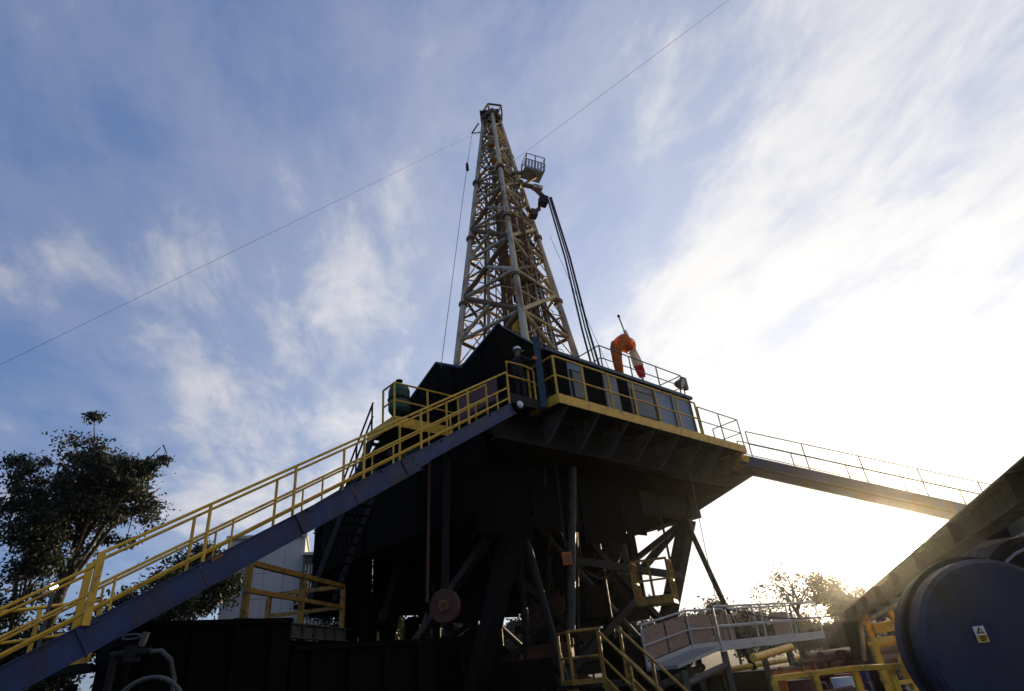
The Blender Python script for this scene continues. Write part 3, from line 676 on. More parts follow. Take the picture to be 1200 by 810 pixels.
# ------------------------------------------------------------------ escape walkway on the right
P0 = V3((8.45, 23.25, 8.05)); P1 = V3((31.0, 23.6, .10)); bd = nrm(P1 - P0); bs_ = nrm(np.cross(bd, ZU)); bu = np.cross(bs_, bd)
wk = thing('escape_walkway', ((P0 + P1) / 2 * (1, 1, 0)), 'long dark sloping escape walkway running from the rig floor to the right', 'walkway')
for s in (-.5, .5):
    part('stringer', 'blue', wk, lambda m: m.ibeam(P0 + bs_ * s, P1 + bs_ * s, .12, .36, .018, bu))
    o = bs_ * s * 1.1 + bu * .18
    railing(wk, [P0 + o + bd * .4, P1 + o], 1.05, 2.2, mat='grey', r=.022, toe=0)
for i in range(40):
    c = P0 + (P1 - P0) * ((i + .5) / 40) + bu * .12
    part('grating', 'dark', wk, lambda m: m.box(c, (.56, .96, .04), (bd, bs_, bu)))
for x in (16.0, 23.5):
    c = P0 + bd * ((x - P0[0]) / bd[0])
    part('trestle', 'dark', wk, lambda m: [m.bar((x, c[1] + s * .5, 0), (x, c[1] + s * .4, c[2] - .27), .14, .14) for s in (-1, 1)])
jb = part('end_bracket', 'yellow', wk, lambda m: m.box(P0 + bd * .1 + bu * .02 - bs_ * .0, (.3, 1.3, .25), (bd, bs_, bu)))

# ------------------------------------------------------------------ windsock and furled flag, floodlight on the roof
ws = thing('windsock', W(7.4, 1.6, CT + .11), 'orange windsock hanging from a leaning pole on the cabin roof', 'windsock')
pb, pt = W(7.42, 1.6, CT + .1), W(6.52, 1.6, 14.35)
part('pole', 'galv', ws, lambda m: m.tube(pb, pt, .045, .03))
part('pole_tip', 'dark', ws, lambda m: m.lathe(pt, nrm(pt - pb), [(0, .03), (.03, .06), (.1, .06), (.14, .01)], 10))
sp = [W(a, 1.6, z) for a, z in ((6.80, 13.05), (6.45, 13.12), (6.12, 12.95), (5.9, 12.62), (5.8, 12.2), (5.76, 11.8), (5.76, 11.45))]
m = MB(); rr = [.32, .33, .30, .23, .19, .17, .14]; nn = 16; vs = []
for i, p in enumerate(sp):
    d = nrm(sp[min(i + 1, 6)] - sp[max(i - 1, 0)]); a_ = LD; b_ = nrm(np.cross(d, a_))
    for k in range(nn):
        t = 2 * math.pi * k / nn; w_ = rr[i] * (1 + .16 * math.sin(3 * t + i * 1.3) + .10 * math.sin(7 * t + i * .7))
        vs.append(p + a_ * math.cos(t) * w_ + b_ * math.sin(t) * w_)
m.add(vs, [(i * nn + k, i * nn + (k + 1) % nn, (i + 1) * nn + (k + 1) % nn, (i + 1) * nn + k) for i in range(6) for k in range(nn)], True)
sock = m.build('sock', 'sockfab', ws); sd_ = sock.modifiers.new('thick', 'SOLIDIFY'); sd_.thickness = .012
part('hoop', 'galv', ws, lambda m: m.path([W(6.80, 1.6, 13.05) + LD * math.cos(t) * .33 + nrm(pt - pb) * math.sin(t) * .33 for t in np.linspace(0, 2 * math.pi, 17)], .018, n=5))
fl = thing('furled_flag', W(7.1, 1.6, 12.0), 'white and red flag furled around the leaning pole beside the windsock', 'flag')
def furl(m, t0, t1, r0, r1):
    pts = [pb + (pt - pb) * t for t in np.linspace(t0, t1, 7)]; vs = []; nn = 14
    for i, p in enumerate(pts):
        f = i / 6; r = r0 + (r1 - r0) * f
        for k in range(nn):
            t = 2 * math.pi * k / nn; q = r * (1 + .25 * math.sin(4 * t + f * 2.5))
            vs.append(p + RD * math.cos(t) * q + LD * math.sin(t) * q + RD * .05)
    m.add(vs, [(i * nn + k, i * nn + (k + 1) % nn, (i + 1) * nn + (k + 1) % nn, (i + 1) * nn + k) for i in range(6) for k in range(nn)] + [tuple(range(nn - 1, -1, -1)), tuple(range(6 * nn, 7 * nn))], True)
part('white_cloth', 'flagwhite', fl, lambda m: furl(m, .34, .82, .19, .07))
part('red_cloth', 'flagred', fl, lambda m: furl(m, .20, .335, .11, .20))
fd = thing('roof_floodlight', W(9.3, 1.2, CT + .3), 'dark floodlight clamped to the corner of the cabin roof railing', 'floodlight')
part('arm', 'grey', fd, lambda m: m.tube(W(9.1, 1.12, CT + .15), W(9.1, 1.12, CT + .75), .03))
part('housing', 'mast_dk', fd, lambda m: m.lathe(W(9.1, 1.3, CT + .75), nrm(-LD * 1.0 - ZU * .4 + RD * .2), [(0, .08), (.1, .16), (.3, .25), (.34, .25)], 14))
part('lens', 'glass', fd, lambda m: m.lathe(W(9.1, 1.3, CT + .75) + nrm(-LD * 1.0 - ZU * .4 + RD * .2) * .345, nrm(-LD * 1.0 - ZU * .4 + RD * .2), [(0, .23), (.02, .2)], 14))
sb = thing('rail_box', W(9.4, 1.15, CT + .9), 'small dark switch box on the far end of the cabin roof railing', 'switch box')
part('case', 'dark', sb, lambda m: m.box(W(9.45, 1.08, CT + .75), (.28, .16, .55), RAX)); part('cover', 'grey', sb, lambda m: m.box(W(9.45, .99, CT + .75), (.24, .02, .5), RAX))
bl = thing('bulkhead_light', W(-1.2, .25, 8.1), 'small round lamp under the landing beside the stair head', 'lamp')
part('body', 'dark', bl, lambda m: m.lathe(W(-1.12, .26, 8.20), -LD, [(0, .12), (.05, .14), (.1, .14)], 14)); part('glass', 'helmet', bl, lambda m: m.lathe(W(-1.12, .26, 8.20) - LD * .1, -LD, [(0, .11), (.04, .09), (.07, .03)], 14))

# ------------------------------------------------------------------ worker at the stair head
pw = thing('person', W(-.62, .62, FZ), 'worker in dark coveralls and white hard hat gripping the blue corner post', 'person')
def skin_body(name, joints, edges, mat, parent, base):
    me = bpy.data.meshes.new(name)
    me.from_pydata([tuple(V3(p)) for p, r in joints], edges, [])
    ob = bpy.data.objects.new(name, me); COL.objects.link(ob); ob.parent = parent
    md = ob.modifiers.new('skin', 'SKIN'); sk = me.skin_vertices[0] if me.skin_vertices else None
    if sk is None:
        bm = bmesh.new(); bm.from_mesh(me); bm.verts.layers.skin.verify(); bm.to_mesh(me); bm.free(); sk = me.skin_vertices[0]
    for i, (p, r) in enumerate(joints):
        sk.data[i].radius = (r, r) if not hasattr(r, '__len__') else r
        sk.data[i].use_root = (i == 0)
    ob.modifiers.new('sub', 'SUBSURF').levels = 2; ob.modifiers['sub'].render_levels = 2
    me.materials.append(mat); return ob
def bodymat():
    m = bpy.data.materials.new('coverall_and_skin'); m.use_nodes = True; t = m.node_tree; S.tree = t
    g = t.nodes.new('ShaderNodeTexCoord'); sp_ = t.nodes.new('ShaderNodeSeparateXYZ'); t.links.new(g.outputs['Object'], sp_.inputs[0])
    c = cmix(mth('GREATER_THAN', S(sp_.outputs[2]), 1.45), (.012, .011, .012), (.20, .11, .07))
    c = cmix(mth('LESS_THAN', S(sp_.outputs[2]), .10), c, (.02, .016, .012))
    t.links.new(c, t.nodes['Principled BSDF'].inputs['Base Color']); t.nodes['Principled BSDF'].inputs['Roughness'].default_value = .85
    return m
R = lambda f, s, z: RD * f + LD * s + ZU * z        # person frame: faces +a and a little outwards, local to the root
post = np.array([0.0])
hand_t = W(-.12, .28, 10.0) - W(-.62, .62, FZ)
J = [(R(0, 0, .95), .15), (R(.02, 0, 1.15), .15), (R(.03, 0, 1.32), .17), (R(.03, 0, 1.46), .065), (R(.05, 0, 1.56), .085), (R(.05, 0, 1.68), .095), (R(.04, 0, 1.74), .06),
     (R(0, .10, .88), .10), (R(.04, .11, .50), .07), (R(0, .12, .09), .055), (R(.14, .13, .04), .045),
     (R(0, -.10, .88), .10), (R(.08, -.11, .50), .07), (R(.05, -.12, .09), .055), (R(.19, -.13, .04), .045),
     (R(.03, -.20, 1.38), .075), (R(.18, -.34, 1.22), .05), (hand_t + ZU * -.02 - RD * .10 + LD * .06, .036),
     (R(.03, .20, 1.38), .075), (R(-.02, .26, 1.10), .05), (R(.08, .27, .86), .036), (R(.10, .27, .78), .034)]
E_ = [(0, 1), (1, 2), (2, 3), (3, 4), (4, 5), (5, 6), (0, 7), (7, 8), (8, 9), (9, 10), (0, 11), (11, 12), (12, 13), (13, 14), (2, 15), (15, 16), (16, 17), (2, 18), (18, 19), (19, 20), (20, 21)]
skin_body('body', J, E_, bodymat(), pw, None)
hb = W(-.62, .62, FZ) + R(.05, 0, 1.69)
part('hard_hat', 'helmet', pw, lambda m: (m.lathe(hb, ZU, [(-.01, .135), (.0, .155), (.012, .135), (.06, .125), (.11, .09), (.135, .04)], 20), m.box(hb + RD * .15, (.10, .16, .014), RAX)))
gl = part('glove', 'orange', pw, lambda m: (m.bar(W(-.62, .62, FZ) + hand_t - RD * .11 + LD * .06, W(-.62, .62, FZ) + hand_t - RD * .02 - LD * .02, .05, .10)))
for i in range(4):
    b0 = W(-.62, .62, FZ) + hand_t + ZU * (.04 - .026 * i)
    part('finger', 'orange', gl, lambda m: m.path([b0 - RD * .03 - LD * .02, b0 + RD * .03 - LD * .06, b0 + RD * (.085 - .006 * i) - LD * .05, b0 + RD * (.10 - .006 * i) - LD * .01], .012, n=6))
part('thumb', 'orange', gl, lambda m: m.path([W(-.62, .62, FZ) + hand_t - RD * .06 + ZU * .04, W(-.62, .62, FZ) + hand_t + RD * .0 + ZU * .07 + LD * .03, W(-.62, .62, FZ) + hand_t + RD * .06 + ZU * .06 + LD * .03], .014, n=6))

# ------------------------------------------------------------------ shelter beam on the right with its posts
sh = thing('shelter_beam', (6, 11, 0), 'heavy dark overhead beam on posts, crossing in front of the sun', 'beam')
B0, B1 = V3((3.0, 2.0, 2.70)), V3((8.25, 17.85, 2.11))
bevel(part('beam', 'brownbeam', sh, lambda m: m.ibeam(B0, B1, .22, .25, .022)), .006)
bdv = nrm(B1 - B0); bsv = nrm(np.cross(bdv, ZU))
part('purlin', 'grey', sh, lambda m: m.bar(B0 + bsv * .42 - ZU * .06, B1 + bsv * .42 - ZU * .06, .09, .20))
part('conduit', 'mast', sh, lambda m: m.tube(B0 + bsv * .22 - ZU * .22, B1 + bsv * .22 - ZU * .22, .035))
for i, t in enumerate(np.linspace(.06, .98, 9)):
    c = B0 + (B1 - B0) * t
    part('web_stiffener', 'brownbeam', sh, lambda m: m.bar(c - bsv * .07 - ZU * .102, c - bsv * .07 + ZU * .102, .016, .11, bsv))
    part('outrigger', 'dark', sh, lambda m: m.bar(c + bsv * .14 - ZU * .05, c + bsv * .38 - ZU * .05, .05, .12))
for t in (.0, .985):
    c = B0 + (B1 - B0) * t
    bevel(part('post', 'dark', sh, lambda m: m.ibeam((c[0], c[1], 0), (c[0], c[1], c[2] - .13), .34, .34, .025)), .004)
part('knee_brace', 'mast', sh, lambda m: m.tube(B0 + (B1 - B0) * .985 - ZU * 1.1, B0 + (B1 - B0) * .87 - ZU * .2, .05))

# ------------------------------------------------------------------ blue drum
DA = nrm(V3((.06, 1.0, 0))); DC = V3((3.13, 4.58, 1.53)); DR = .56
dr = thing('cable_drum', (DC[0], DC[1] + .2, 0), 'big blue round drum cover with warning sticker at the right edge', 'drum')
bevel(part('cover', 'drumblue', dr, lambda m: m.lathe(DC, DA, [(0, DR - .03), (.0, DR - .03), (.03, DR), (.40, DR), (.42, DR - .02)], 64)), .004)
part('rim', 'dark', dr, lambda m: m.lathe(DC + DA * .17, DA, [(0, DR + .001), (.0, DR + .035), (.05, DR + .035), (.05, DR + .001)], 64))
for k in range(14):
    t = 2 * math.pi * k / 14 + .1; e1 = np.cross(DA, ZU); p = DC + (e1 * math.cos(t) + ZU * math.sin(t)) * (DR - .06)
    part('bolt', 'drumblue', dr, lambda m: m.lathe(p - DA * .012, DA, [(0, .013), (.002, .016), (.016, .016)], 6))
part('reinforcing_strip', 'drumblue', dr, lambda m: m.box(DC - DA * .006 + ZU * -.30, (.9, .014, .07), (np.cross(DA, ZU), DA, ZU)))
for s in (-.32, .32):
    e1 = np.cross(DA, ZU)
    part('stand_leg', 'dark', dr, lambda m: m.bar(DC + e1 * s + DA * .22 - ZU * .45, DC + e1 * s * 1.8 + DA * .22 - ZU * DC[2], .12, .12))
part('stand_base', 'dark', dr, lambda m: m.box((DC[0], DC[1] + .22, .08), (1.6, .5, .14)))
e1 = nrm(np.cross(ZU, DA)) * -1
sc = DC - DA * .006 - e1 * .175 + ZU * .09; SS = .62
stk = part('warning_sticker', 'white', dr, lambda m: m.box(sc, (.115*SS, .004, .16*SS), (e1, DA, ZU)))
part('yellow_panel', 'stickery', stk, lambda m: m.box(sc - DA * .0045 - ZU * .042*SS, (.107*SS, .004, .068*SS), (e1, DA, ZU)))
part('triangle', 'black', stk, lambda m: m.prism([sc - DA * .003 + e1 * -.038*SS + ZU * .008*SS, sc - DA * .003 + e1 * .038*SS + ZU * .008*SS, sc - DA * .003 + ZU * .070*SS], -DA * .004))
part('triangle_infill', 'stickery', stk, lambda m: m.prism([sc - DA * .0075 + e1 * -.022*SS + ZU * .016*SS, sc - DA * .0075 + e1 * .022*SS + ZU * .016*SS, sc - DA * .0075 + ZU * .054*SS], -DA * .002))
for i in range(3):
    part('text_bar', 'black', stk, lambda m: m.box(sc - DA * .0075 - ZU * (.022*SS + .018*SS * i), (.08*SS - .012*SS * i, .002, .007), (e1, DA, ZU)))
# dark belt guard behind the drum
bg_ = thing('belt_guard', (4.55, 5.9, 0), 'dark rounded belt guard behind the blue drum', 'guard')
GC = V3((4.35, 5.55, 1.72))
part('shell', 'dark', bg_, lambda m: m.lathe(GC, DA, [(0, .50), (0.0, .56), (.04, .60), (.6, .60), (.62, .58)], 48))
part('edge_strip', 'galv', bg_, lambda m: m.path([GC - DA * .01 + (np.cross(DA, ZU) * math.cos(t) + ZU * math.sin(t)) * .5 for t in np.linspace(0, 2 * math.pi, 33)], .012, n=5))
part('stand', 'dark', bg_, lambda m: (m.box((GC[0] - .3, GC[1] + .3, .55), (.1, .5, 1.2)), m.box((GC[0] + .3, GC[1] + .3, .55), (.1, .5, 1.2))))

# ------------------------------------------------------------------ low walkway with ramp beside the rig
lw = thing('low_walkway', W(8, -.2, 0), 'pale railed low walkway with ramp beside the rig base', 'walkway')
bf, bn = .62, -.42
a_r, a_k, a_e = 3.0, 5.3, 12.0
zr, zk, ze = 1.40, 1.74, 1.80
part('ramp_deck', 'galv', lw, lambda m: m.hexa([W(a_r, bn, zr - .08), W(a_k - .01, bn, zk - .08), W(a_k - .01, bf, zk - .08), W(a_r, bf, zr - .08), W(a_r, bn, zr), W(a_k - .01, bn, zk), W(a_k - .01, bf, zk), W(a_r, bf, zr)]))
part('deck', 'galv', lw, lambda m: m.hexa([W(a_k, bn, zk - .13), W(a_e, bn, ze - .13), W(a_e, bf, ze - .13), W(a_k, bf, zk - .13), W(a_k, bn, zk), W(a_e, bn, ze), W(a_e, bf, ze), W(a_k, bf, zk)]))
railing(lw, [W(a_r, bf - .04, zr), W(a_k, bf - .04, zk), W(a_e, bf - .04, ze)], 1.05, 2.1, mat='galv', r=.03, toe=.12)
railing(lw, [W(a_k, bn + .04, zk), W(a_e, bn + .04, ze), W(a_e, bf - .06, ze)], 1.05, 2.6, mat='galv', r=.03, toe=.10)
for i in range(2):
    a0 = a_r + .1 + i * 1.1; zz = zr + (a0 - a_r) / (a_k - a_r) * (zk - zr); z2 = zr + (a0 + 1.02 - a_r) / (a_k - a_r) * (zk - zr)
    part('board', 'skinboard', lw, lambda m: m.prism([W(a0, bf - .005, zz + .14), W(a0 + 1.02, bf - .005, z2 + .14), W(a0 + 1.02, bf - .005, z2 + .95), W(a0, bf - .005, zz + .95)], LD * .02))
for i in range(5):
    a0 = a_k + .1 + i * 1.28
    if i in (2, 3): continue
    part('board', 'skinboard', lw, lambda m: m.box(W(a0 + .6, bf + .005, zk + .52), (1.2, .02, .78), RAX))
for a, zz in ((3.3, zr), (a_k + .1, zk), (9.2, zk), (a_e - .1, ze)):
    for b in (bn + .06, bf - .06):
        part('leg', 'greygreen', lw, lambda m: m.bar(W(a, b, 0), W(a, b, zz - .14), .16, .16))
for b in (bn + .1, bf - .1):
    part('pipe_under_deck', 'grey', lw, lambda m: m.tube(W(a_r + .4, b, .95), W(a_k + .2, b, 1.25), .1))

yp = rope([(5.75, 18.75, 1.36), (7.75, 21.2, 1.52)], .11, 'yellow', 'short bright yellow pipe hung under the low walkway', 'pipe', 'yellow_pipe', n=3)
rope([(5.88, 21.0, 7.3), (5.8, 21.05, 5.05), (5.72, 21.1, 1.9)], .012, 'wire', 'thin line hanging from the rig corner to the low walkway', 'wire', 'drop_line')
# sagging black cable between the shelter and the walkway
rope([(8.1, 17.4, 2.2), (5.2, 19.0, 2.75)], .022, 'rubber', 'black cable sagging between shelter post and low walkway', 'cable', 'power_cable', sag=.22)

# ------------------------------------------------------------------ yellow things below the floor
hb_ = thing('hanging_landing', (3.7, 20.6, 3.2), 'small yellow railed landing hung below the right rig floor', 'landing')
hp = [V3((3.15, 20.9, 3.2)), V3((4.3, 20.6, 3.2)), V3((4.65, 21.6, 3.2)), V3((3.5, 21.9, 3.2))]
part('floor', 'yellowshade', hb_, lambda m: m.hexa([p - ZU * .1 for p in hp] + hp))
railing(hb_, [hp[3], hp[0], hp[1], hp[2]], 1.25, .62, mat='yellowshade', r=.035, toe=.16, square=True)
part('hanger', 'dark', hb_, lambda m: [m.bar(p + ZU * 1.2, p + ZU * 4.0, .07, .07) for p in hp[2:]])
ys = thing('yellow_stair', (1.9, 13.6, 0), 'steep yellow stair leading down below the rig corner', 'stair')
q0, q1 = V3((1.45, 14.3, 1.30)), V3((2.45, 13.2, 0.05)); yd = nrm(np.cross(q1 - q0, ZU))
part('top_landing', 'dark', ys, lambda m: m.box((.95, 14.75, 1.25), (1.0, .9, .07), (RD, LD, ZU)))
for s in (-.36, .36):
    part('stringer', 'yellowshade', ys, lambda m: m.bar(q0 + yd * s, q1 + yd * s, .05, .2))
    railing(ys, [q0 + yd * s, q1 + yd * s], .95, 1.2, mat='yellowshade', r=.03, toe=0)
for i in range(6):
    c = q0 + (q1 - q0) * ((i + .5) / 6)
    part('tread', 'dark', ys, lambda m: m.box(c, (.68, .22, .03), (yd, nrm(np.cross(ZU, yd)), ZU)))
railing(ys, [(.55, 14.1, 1.29), (1.2, 14.05, 1.29)], 1.0, .65, mat='yellowshade', r=.032, toe=.1)
railing(ys, [(.55, 14.1, 1.29), (.35, 14.9, 1.29)], 1.0, .8, mat='yellowshade', r=.03, toe=.1, end_posts=(False, True))
part('support', 'yellowshade', ys, lambda m: [m.bar((x, y, 0), (x, y, 1.21), .09, .09) for x, y in ((.6, 14.2), (.45, 14.9), (1.3, 14.2))])
yr = thing('yard_railing', (4.7, 11.3, 0), 'yellow yard railing standing at the lower right behind the drum', 'railing')
railing(yr, [(3.7, 11.3, 0), (5.3, 11.9, 0), (5.9, 10.6, 0)], 1.18, .85, r=.04, toe=0, square=True)
pu = thing('sheave', (-2.5, 16.9, 3.3), 'red brown rope sheave hanging below the left of the rig floor', 'sheave')
part('wheel', 'redbrown', pu, lambda m: m.lathe((-2.5, 16.85, 3.32), (.25, 1, 0), [(0, .40), (.03, .43), (.08, .35), (.13, .43), (.16, .40)], 28))
part('hub', 'rust', pu, lambda m: m.lathe((-2.52, 16.77, 3.32), (.25, 1, 0), [(0, .10), (.02, .15), (.06, .16)], 16))
part('rope', 'redbrown', pu, lambda m: (m.tube((-2.95, 16.9, 3.45), (-2.8, 17.0, 7.4), .05, n=6), m.tube((-2.98, 16.9, 3.2), (-3.9, 16.5, .5), .03, n=6)))
part('cheek', 'dark', pu, lambda m: m.bar((-2.5, 16.95, 3.3), (-2.3, 17.2, 7.4), .2, .08))
og = thing('junction_box', (1.0, 18.0, 4.4), 'small orange junction box below the middle of the rig floor', 'box')
part('case', 'orange', og, lambda m: m.box((.95, 18.0, 4.35), (.26, .15, .34))); part('lid', 'rust', og, lambda m: m.box((.95, 17.91, 4.35), (.2, .03, .26))); part('bracket', 'dark', og, lambda m: m.bar((.95, 18.1, 4.3), (1.0, 18.2, 7.4), .06, .06))

# ------------------------------------------------------------------ yard clutter right
def pipe_rack(x, y, ang, nrow, ncol, mats, rid):
    ca, sa = math.cos(ang), math.sin(ang); U = V3((ca, sa, 0)); Vv = V3((-sa, ca, 0))
    rk = thing('pipe_rack', (x, y, 0), 'low dark steel rack carrying pipes ' + rid, 'rack')
    for s in (-1.6, 1.6):
        part('bearer', 'dark', rk, lambda m: m.box(V3((x, y, .35)) + U * s, (.16, ncol * .26 + .3, .16), (U, Vv, ZU)))
        for t in (-1, 1):
            part('upright', 'dark', rk, lambda m: m.box(V3((x, y, .45)) + U * s + Vv * t * (ncol * .13 + .15), (.1, .1, .9), (U, Vv, ZU)))
    for r_ in range(nrow):
        for c in range(ncol):
            p = V3((x, y, .43 + .12 + r_ * .235)) + Vv * (c - ncol / 2 + .5) * .25 + U * random.uniform(-.3, .3)
            o = MB().tube(p - U * 3.0, p + U * 3.0, .115, n=10, cap=True).build('casing_pipe', mats[(r_ + c) % len(mats)], None, origin=p)
            tag(o, 'rusty casing pipe lying on the rack ' + rid, 'pipe', 'casing pipes on the rack ' + rid)
pipe_rack(9.8, 20.2, .75, 4, 6, ['redbrown', 'rust', 'redbrown'], 'beyond the low walkway')
eng = thing('pump_skid', (8.9, 15.9, 0), 'yellow framed pump skid behind the shelter post', 'pump')
part('skid', 'dark', eng, lambda m: m.box((9.3, 15.6, .2), (3.0, 1.4, .3)))
part('engine', 'redbrown', eng, lambda m: m.box((9.9, 15.6, .95), (1.3, .9, 1.1)))
part('pump', 'yellow', eng, lambda m: m.lathe((8.1, 15.6, .85), (1, 0, 0), [(0, .25), (.1, .45), (.8, .45), (.9, .2)], 18))
part('frame', 'yellow', eng, lambda m: [m.bar((x, y, .35), (x, y, 2.2), .09, .09) for x in (7.9, 10.7) for y in (15.0, 16.2)] + [m.bar((7.9, y, 2.2), (10.7, y, 2.2), .09, .1) for y in (15.0, 16.2)])
part('beam', 'yellow', eng, lambda m: m.bar((7.4, 15.0, 1.75), (10.9, 14.9, 2.05), .14, .2))
part('exhaust', 'rust', eng, lambda m: m.path([(10.1, 15.6, 1.5), (10.1, 15.6, 2.0), (10.3, 15.7, 2.15)], .07, n=8))
spots = [((7.2, 16.6), 'red', 'red steel drum near the shelter post'), ((7.9, 17.6), 'blue', 'blue steel drum between walkway and shelter post'), ((6.6, 15.4), 'white', 'dirty white steel drum near the yard railing'), ((5.9, 16.2), 'redbrown', 'rusty steel drum in front of the low walkway')]
for (x, y), mt, lb in spots:
    t_ = thing('steel_drum', (x, y, 0), lb, 'drum', 'steel drums in the yard')
    part('shell', mt, t_, lambda m: m.lathe((x, y, 0), ZU, [(0, .28), (.02, .29), (.29, .285), (.30, .30), (.32, .285), (.58, .285), (.59, .30), (.61, .285), (.86, .285), (.88, .29)], 20))
    part('bung', 'dark', t_, lambda m: m.lathe((x + .15, y, .875), ZU, [(0, .04), (.02, .035)], 8))
for i, (x, y, h, mt, lb) in enumerate(((6.9, 19.0, 1.0, 'orange', 'orange tool crate under the low walkway'), (8.4, 19.6, .8, 'redbrown', 'rust red valve crate beside the casing rack'), (5.6, 13.9, .7, 'white', 'pale crate behind the yellow yard railing'))):
    t_ = thing('tool_crate', (x, y, 0), lb, 'crate')
    for k in range(4):
        part('side_board', mt, t_, lambda m: (m.box((x, y - .4, .12 + k * h / 4), (1.1, .03, h / 4 - .03)), m.box((x, y + .4, .12 + k * h / 4), (1.1, .03, h / 4 - .03)), m.box((x - .55, y, .12 + k * h / 4), (.03, .77, h / 4 - .03)), m.box((x + .55, y, .12 + k * h / 4), (.03, .77, h / 4 - .03))))
    part('bottom', 'dark', t_, lambda m: m.box((x, y, .03), (1.1, .8, .05)))
    part('contents', 'rust', t_, lambda m: [m.tube((x - .45, y - .25 + .12 * j, h - .02 + .05 * (j % 2)), (x + .45, y - .25 + .12 * j, h + .03 * (j % 3)), .05) for j in range(5)])

yr2 = thing('pump_railing', (8.2, 14.2, 0), 'yellow railing in front of the pump skid under the sun', 'railing')
railing(yr2, [(6.6, 13.6, 0), (8.0, 14.3, 0), (10.2, 14.0, 0)], 1.55, .9, r=.04, toe=.12, square=True)
for i, (p_, q_, lb) in enumerate((((5.4, 22.6, 1.0), (10.5, 26.8, 1.1), 'long yellow flow line beyond the low walkway'), ((8.6, 18.8, 1.35), (11.2, 17.6, 1.5), 'short yellow flow line behind the shelter post'))):
    fl_ = thing('flow_line', (p_[0], p_[1], 0), lb, 'pipe')
    part('pipe', 'yellow', fl_, lambda m: m.tube(p_, q_, .09))
    for t in (.1, .5, .9):
        c = V3(p_) + (V3(q_) - V3(p_)) * t
        part('flange', 'rust', fl_, lambda m: m.tube(c - nrm(V3(q_) - V3(p_)) * .05, c + nrm(V3(q_) - V3(p_)) * .05, .15))
        part('stand', 'dark', fl_, lambda m: m.bar((c[0], c[1], 0), (c[0], c[1], c[2] - .09), .1, .1))

cm = thing('choke_manifold', (7.0, 18.0, 0), 'red brown manifold of pipes and handwheels below the low walkway', 'manifold')
mo = V3((6.4, 17.5, 0)); mu = nrm(V3((1, .55, 0)))
for z in (.35, .8, 1.15): part('header', 'redbrown', cm, lambda m: m.tube(mo + ZU * z, mo + mu * 2.6 + ZU * z, .07))
for i in range(6):
    c = mo + mu * (.2 + i * .44)
    part('riser', 'red' if i % 2 else 'rust', cm, lambda m: m.tube(c, c + ZU * 1.25, .06))
    part('valve', 'redbrown', cm, lambda m: m.box(c + ZU * .58, (.2, .2, .24)))
    part('handwheel', 'orange' if i % 3 == 0 else 'galv', cm, lambda m: m.path([c + V3((0, -.2, .58)) + np.array([math.cos(t) * .12, 0, math.sin(t) * .12]) for t in np.linspace(0, 2 * math.pi, 13)], .016, n=5))
hs = thing('hose_coil', (8.6, 17.0, 0), 'coil of black hose lying beside the shelter post', 'hose')
for i in range(5): part('loop', 'rubber', hs, lambda m: m.path([V3((8.9, 18.6, .06 + .09 * i)) + np.array([math.cos(t) * (.5 + .03 * (i % 2)), math.sin(t) * .5, .02 * math.sin(3 * t)]) for t in np.linspace(0, 2 * math.pi, 21)], .045, n=6))

# ------------------------------------------------------------------ mud tank with yellow railing
mt_ = thing('mud_tank', (-6.2, 13, 0), 'dark steel mud tank with grey top beam and yellow railing under the stair', 'tank')
A, B = V3((-6.05, 12.7, 0)), V3((-5.45, 17.9, 0)); TH_ = 3.1; td = nrm(B - A); ts = nrm(np.cross(td, ZU)) * -1      # ts points left
part('body', 'black', mt_, lambda m: m.hexa([A + ZU * .3, B + ZU * .3, B + ts * 2.4 + ZU * .3, A + ts * 2.4 + ZU * .3, A + ZU * (TH_ - .35), B + ZU * (TH_ - .35), B + ts * 2.4 + ZU * (TH_ - .35), A + ts * 2.4 + ZU * TH_-.34]))
part('top_beam', 'greygreen', mt_, lambda m: m.ibeam(A - ts * .02 + ZU * (TH_ - .16), B - ts * .02 + ZU * (TH_ - .16), .2, .32, .025))
for t in np.linspace(.05, .97, 9):
    c = A + (B - A) * t
    part('rib', 'black', mt_, lambda m: m.bar(c - ts * .06 + ZU * .3, c - ts * .06 + ZU * (TH_ - .35), .1, .1))
    part('beam_stiffener', 'greygreen', mt_, lambda m: m.bar(c - ts * .07 + ZU * (TH_ - .29), c - ts * .07 + ZU * (TH_ - .03), .09, .02, td))
for s in (.2, 2.2):
    part('skid_runner', 'dark', mt_, lambda m: m.bar(A + ts * s + ZU * .14, B + ts * s + ZU * .14, .25, .28))
railing(mt_, [A + (B - A) * .06 + ts * .05 + ZU * TH_, A + (B - A) * .985 + ts * .05 + ZU * TH_, A + (B - A) * .985 + ts * 2.3 + ZU * TH_], 1.1, 2.7, mat='yellowshade', r=.055, toe=0, square=True)
for i, (a0, a1, b0, b1, zt) in enumerate(((-9.4, -6.6, 1.6, 4.0, 3.0), (-12.6, -9.5, 1.6, 4.0, 1.9), (-6.5, -3.2, 1.7, 4.6, 2.5))):
    k_ = thing('settling_tank', W((a0 + a1) / 2, (b0 + b1) / 2, 0), ('tall black settling tank behind the lower stair', 'low black settling tank at the foot of the stair', 'black settling tank under the upper stair')[i], 'tank')
    part('body', 'black', k_, lambda m: m.box(W((a0 + a1) / 2, (b0 + b1) / 2, zt / 2), (a1 - a0, b1 - b0, zt), RAX))
    for j in range(4):
        part('rib', 'black', k_, lambda m: m.box(W(a0 + (j + .5) * (a1 - a0) / 4, b0 - .05, zt / 2), (.1, .1, zt - .1), RAX))
    part('lip', 'black', k_, lambda m: m.box(W((a0 + a1) / 2, b0 - .04, zt - .06), (a1 - a0, .14, .08), RAX))
vl = thing('valve_assembly', (-4.3, 7.2, 0), 'small brass coloured valve with arched hose below the stair', 'valve')
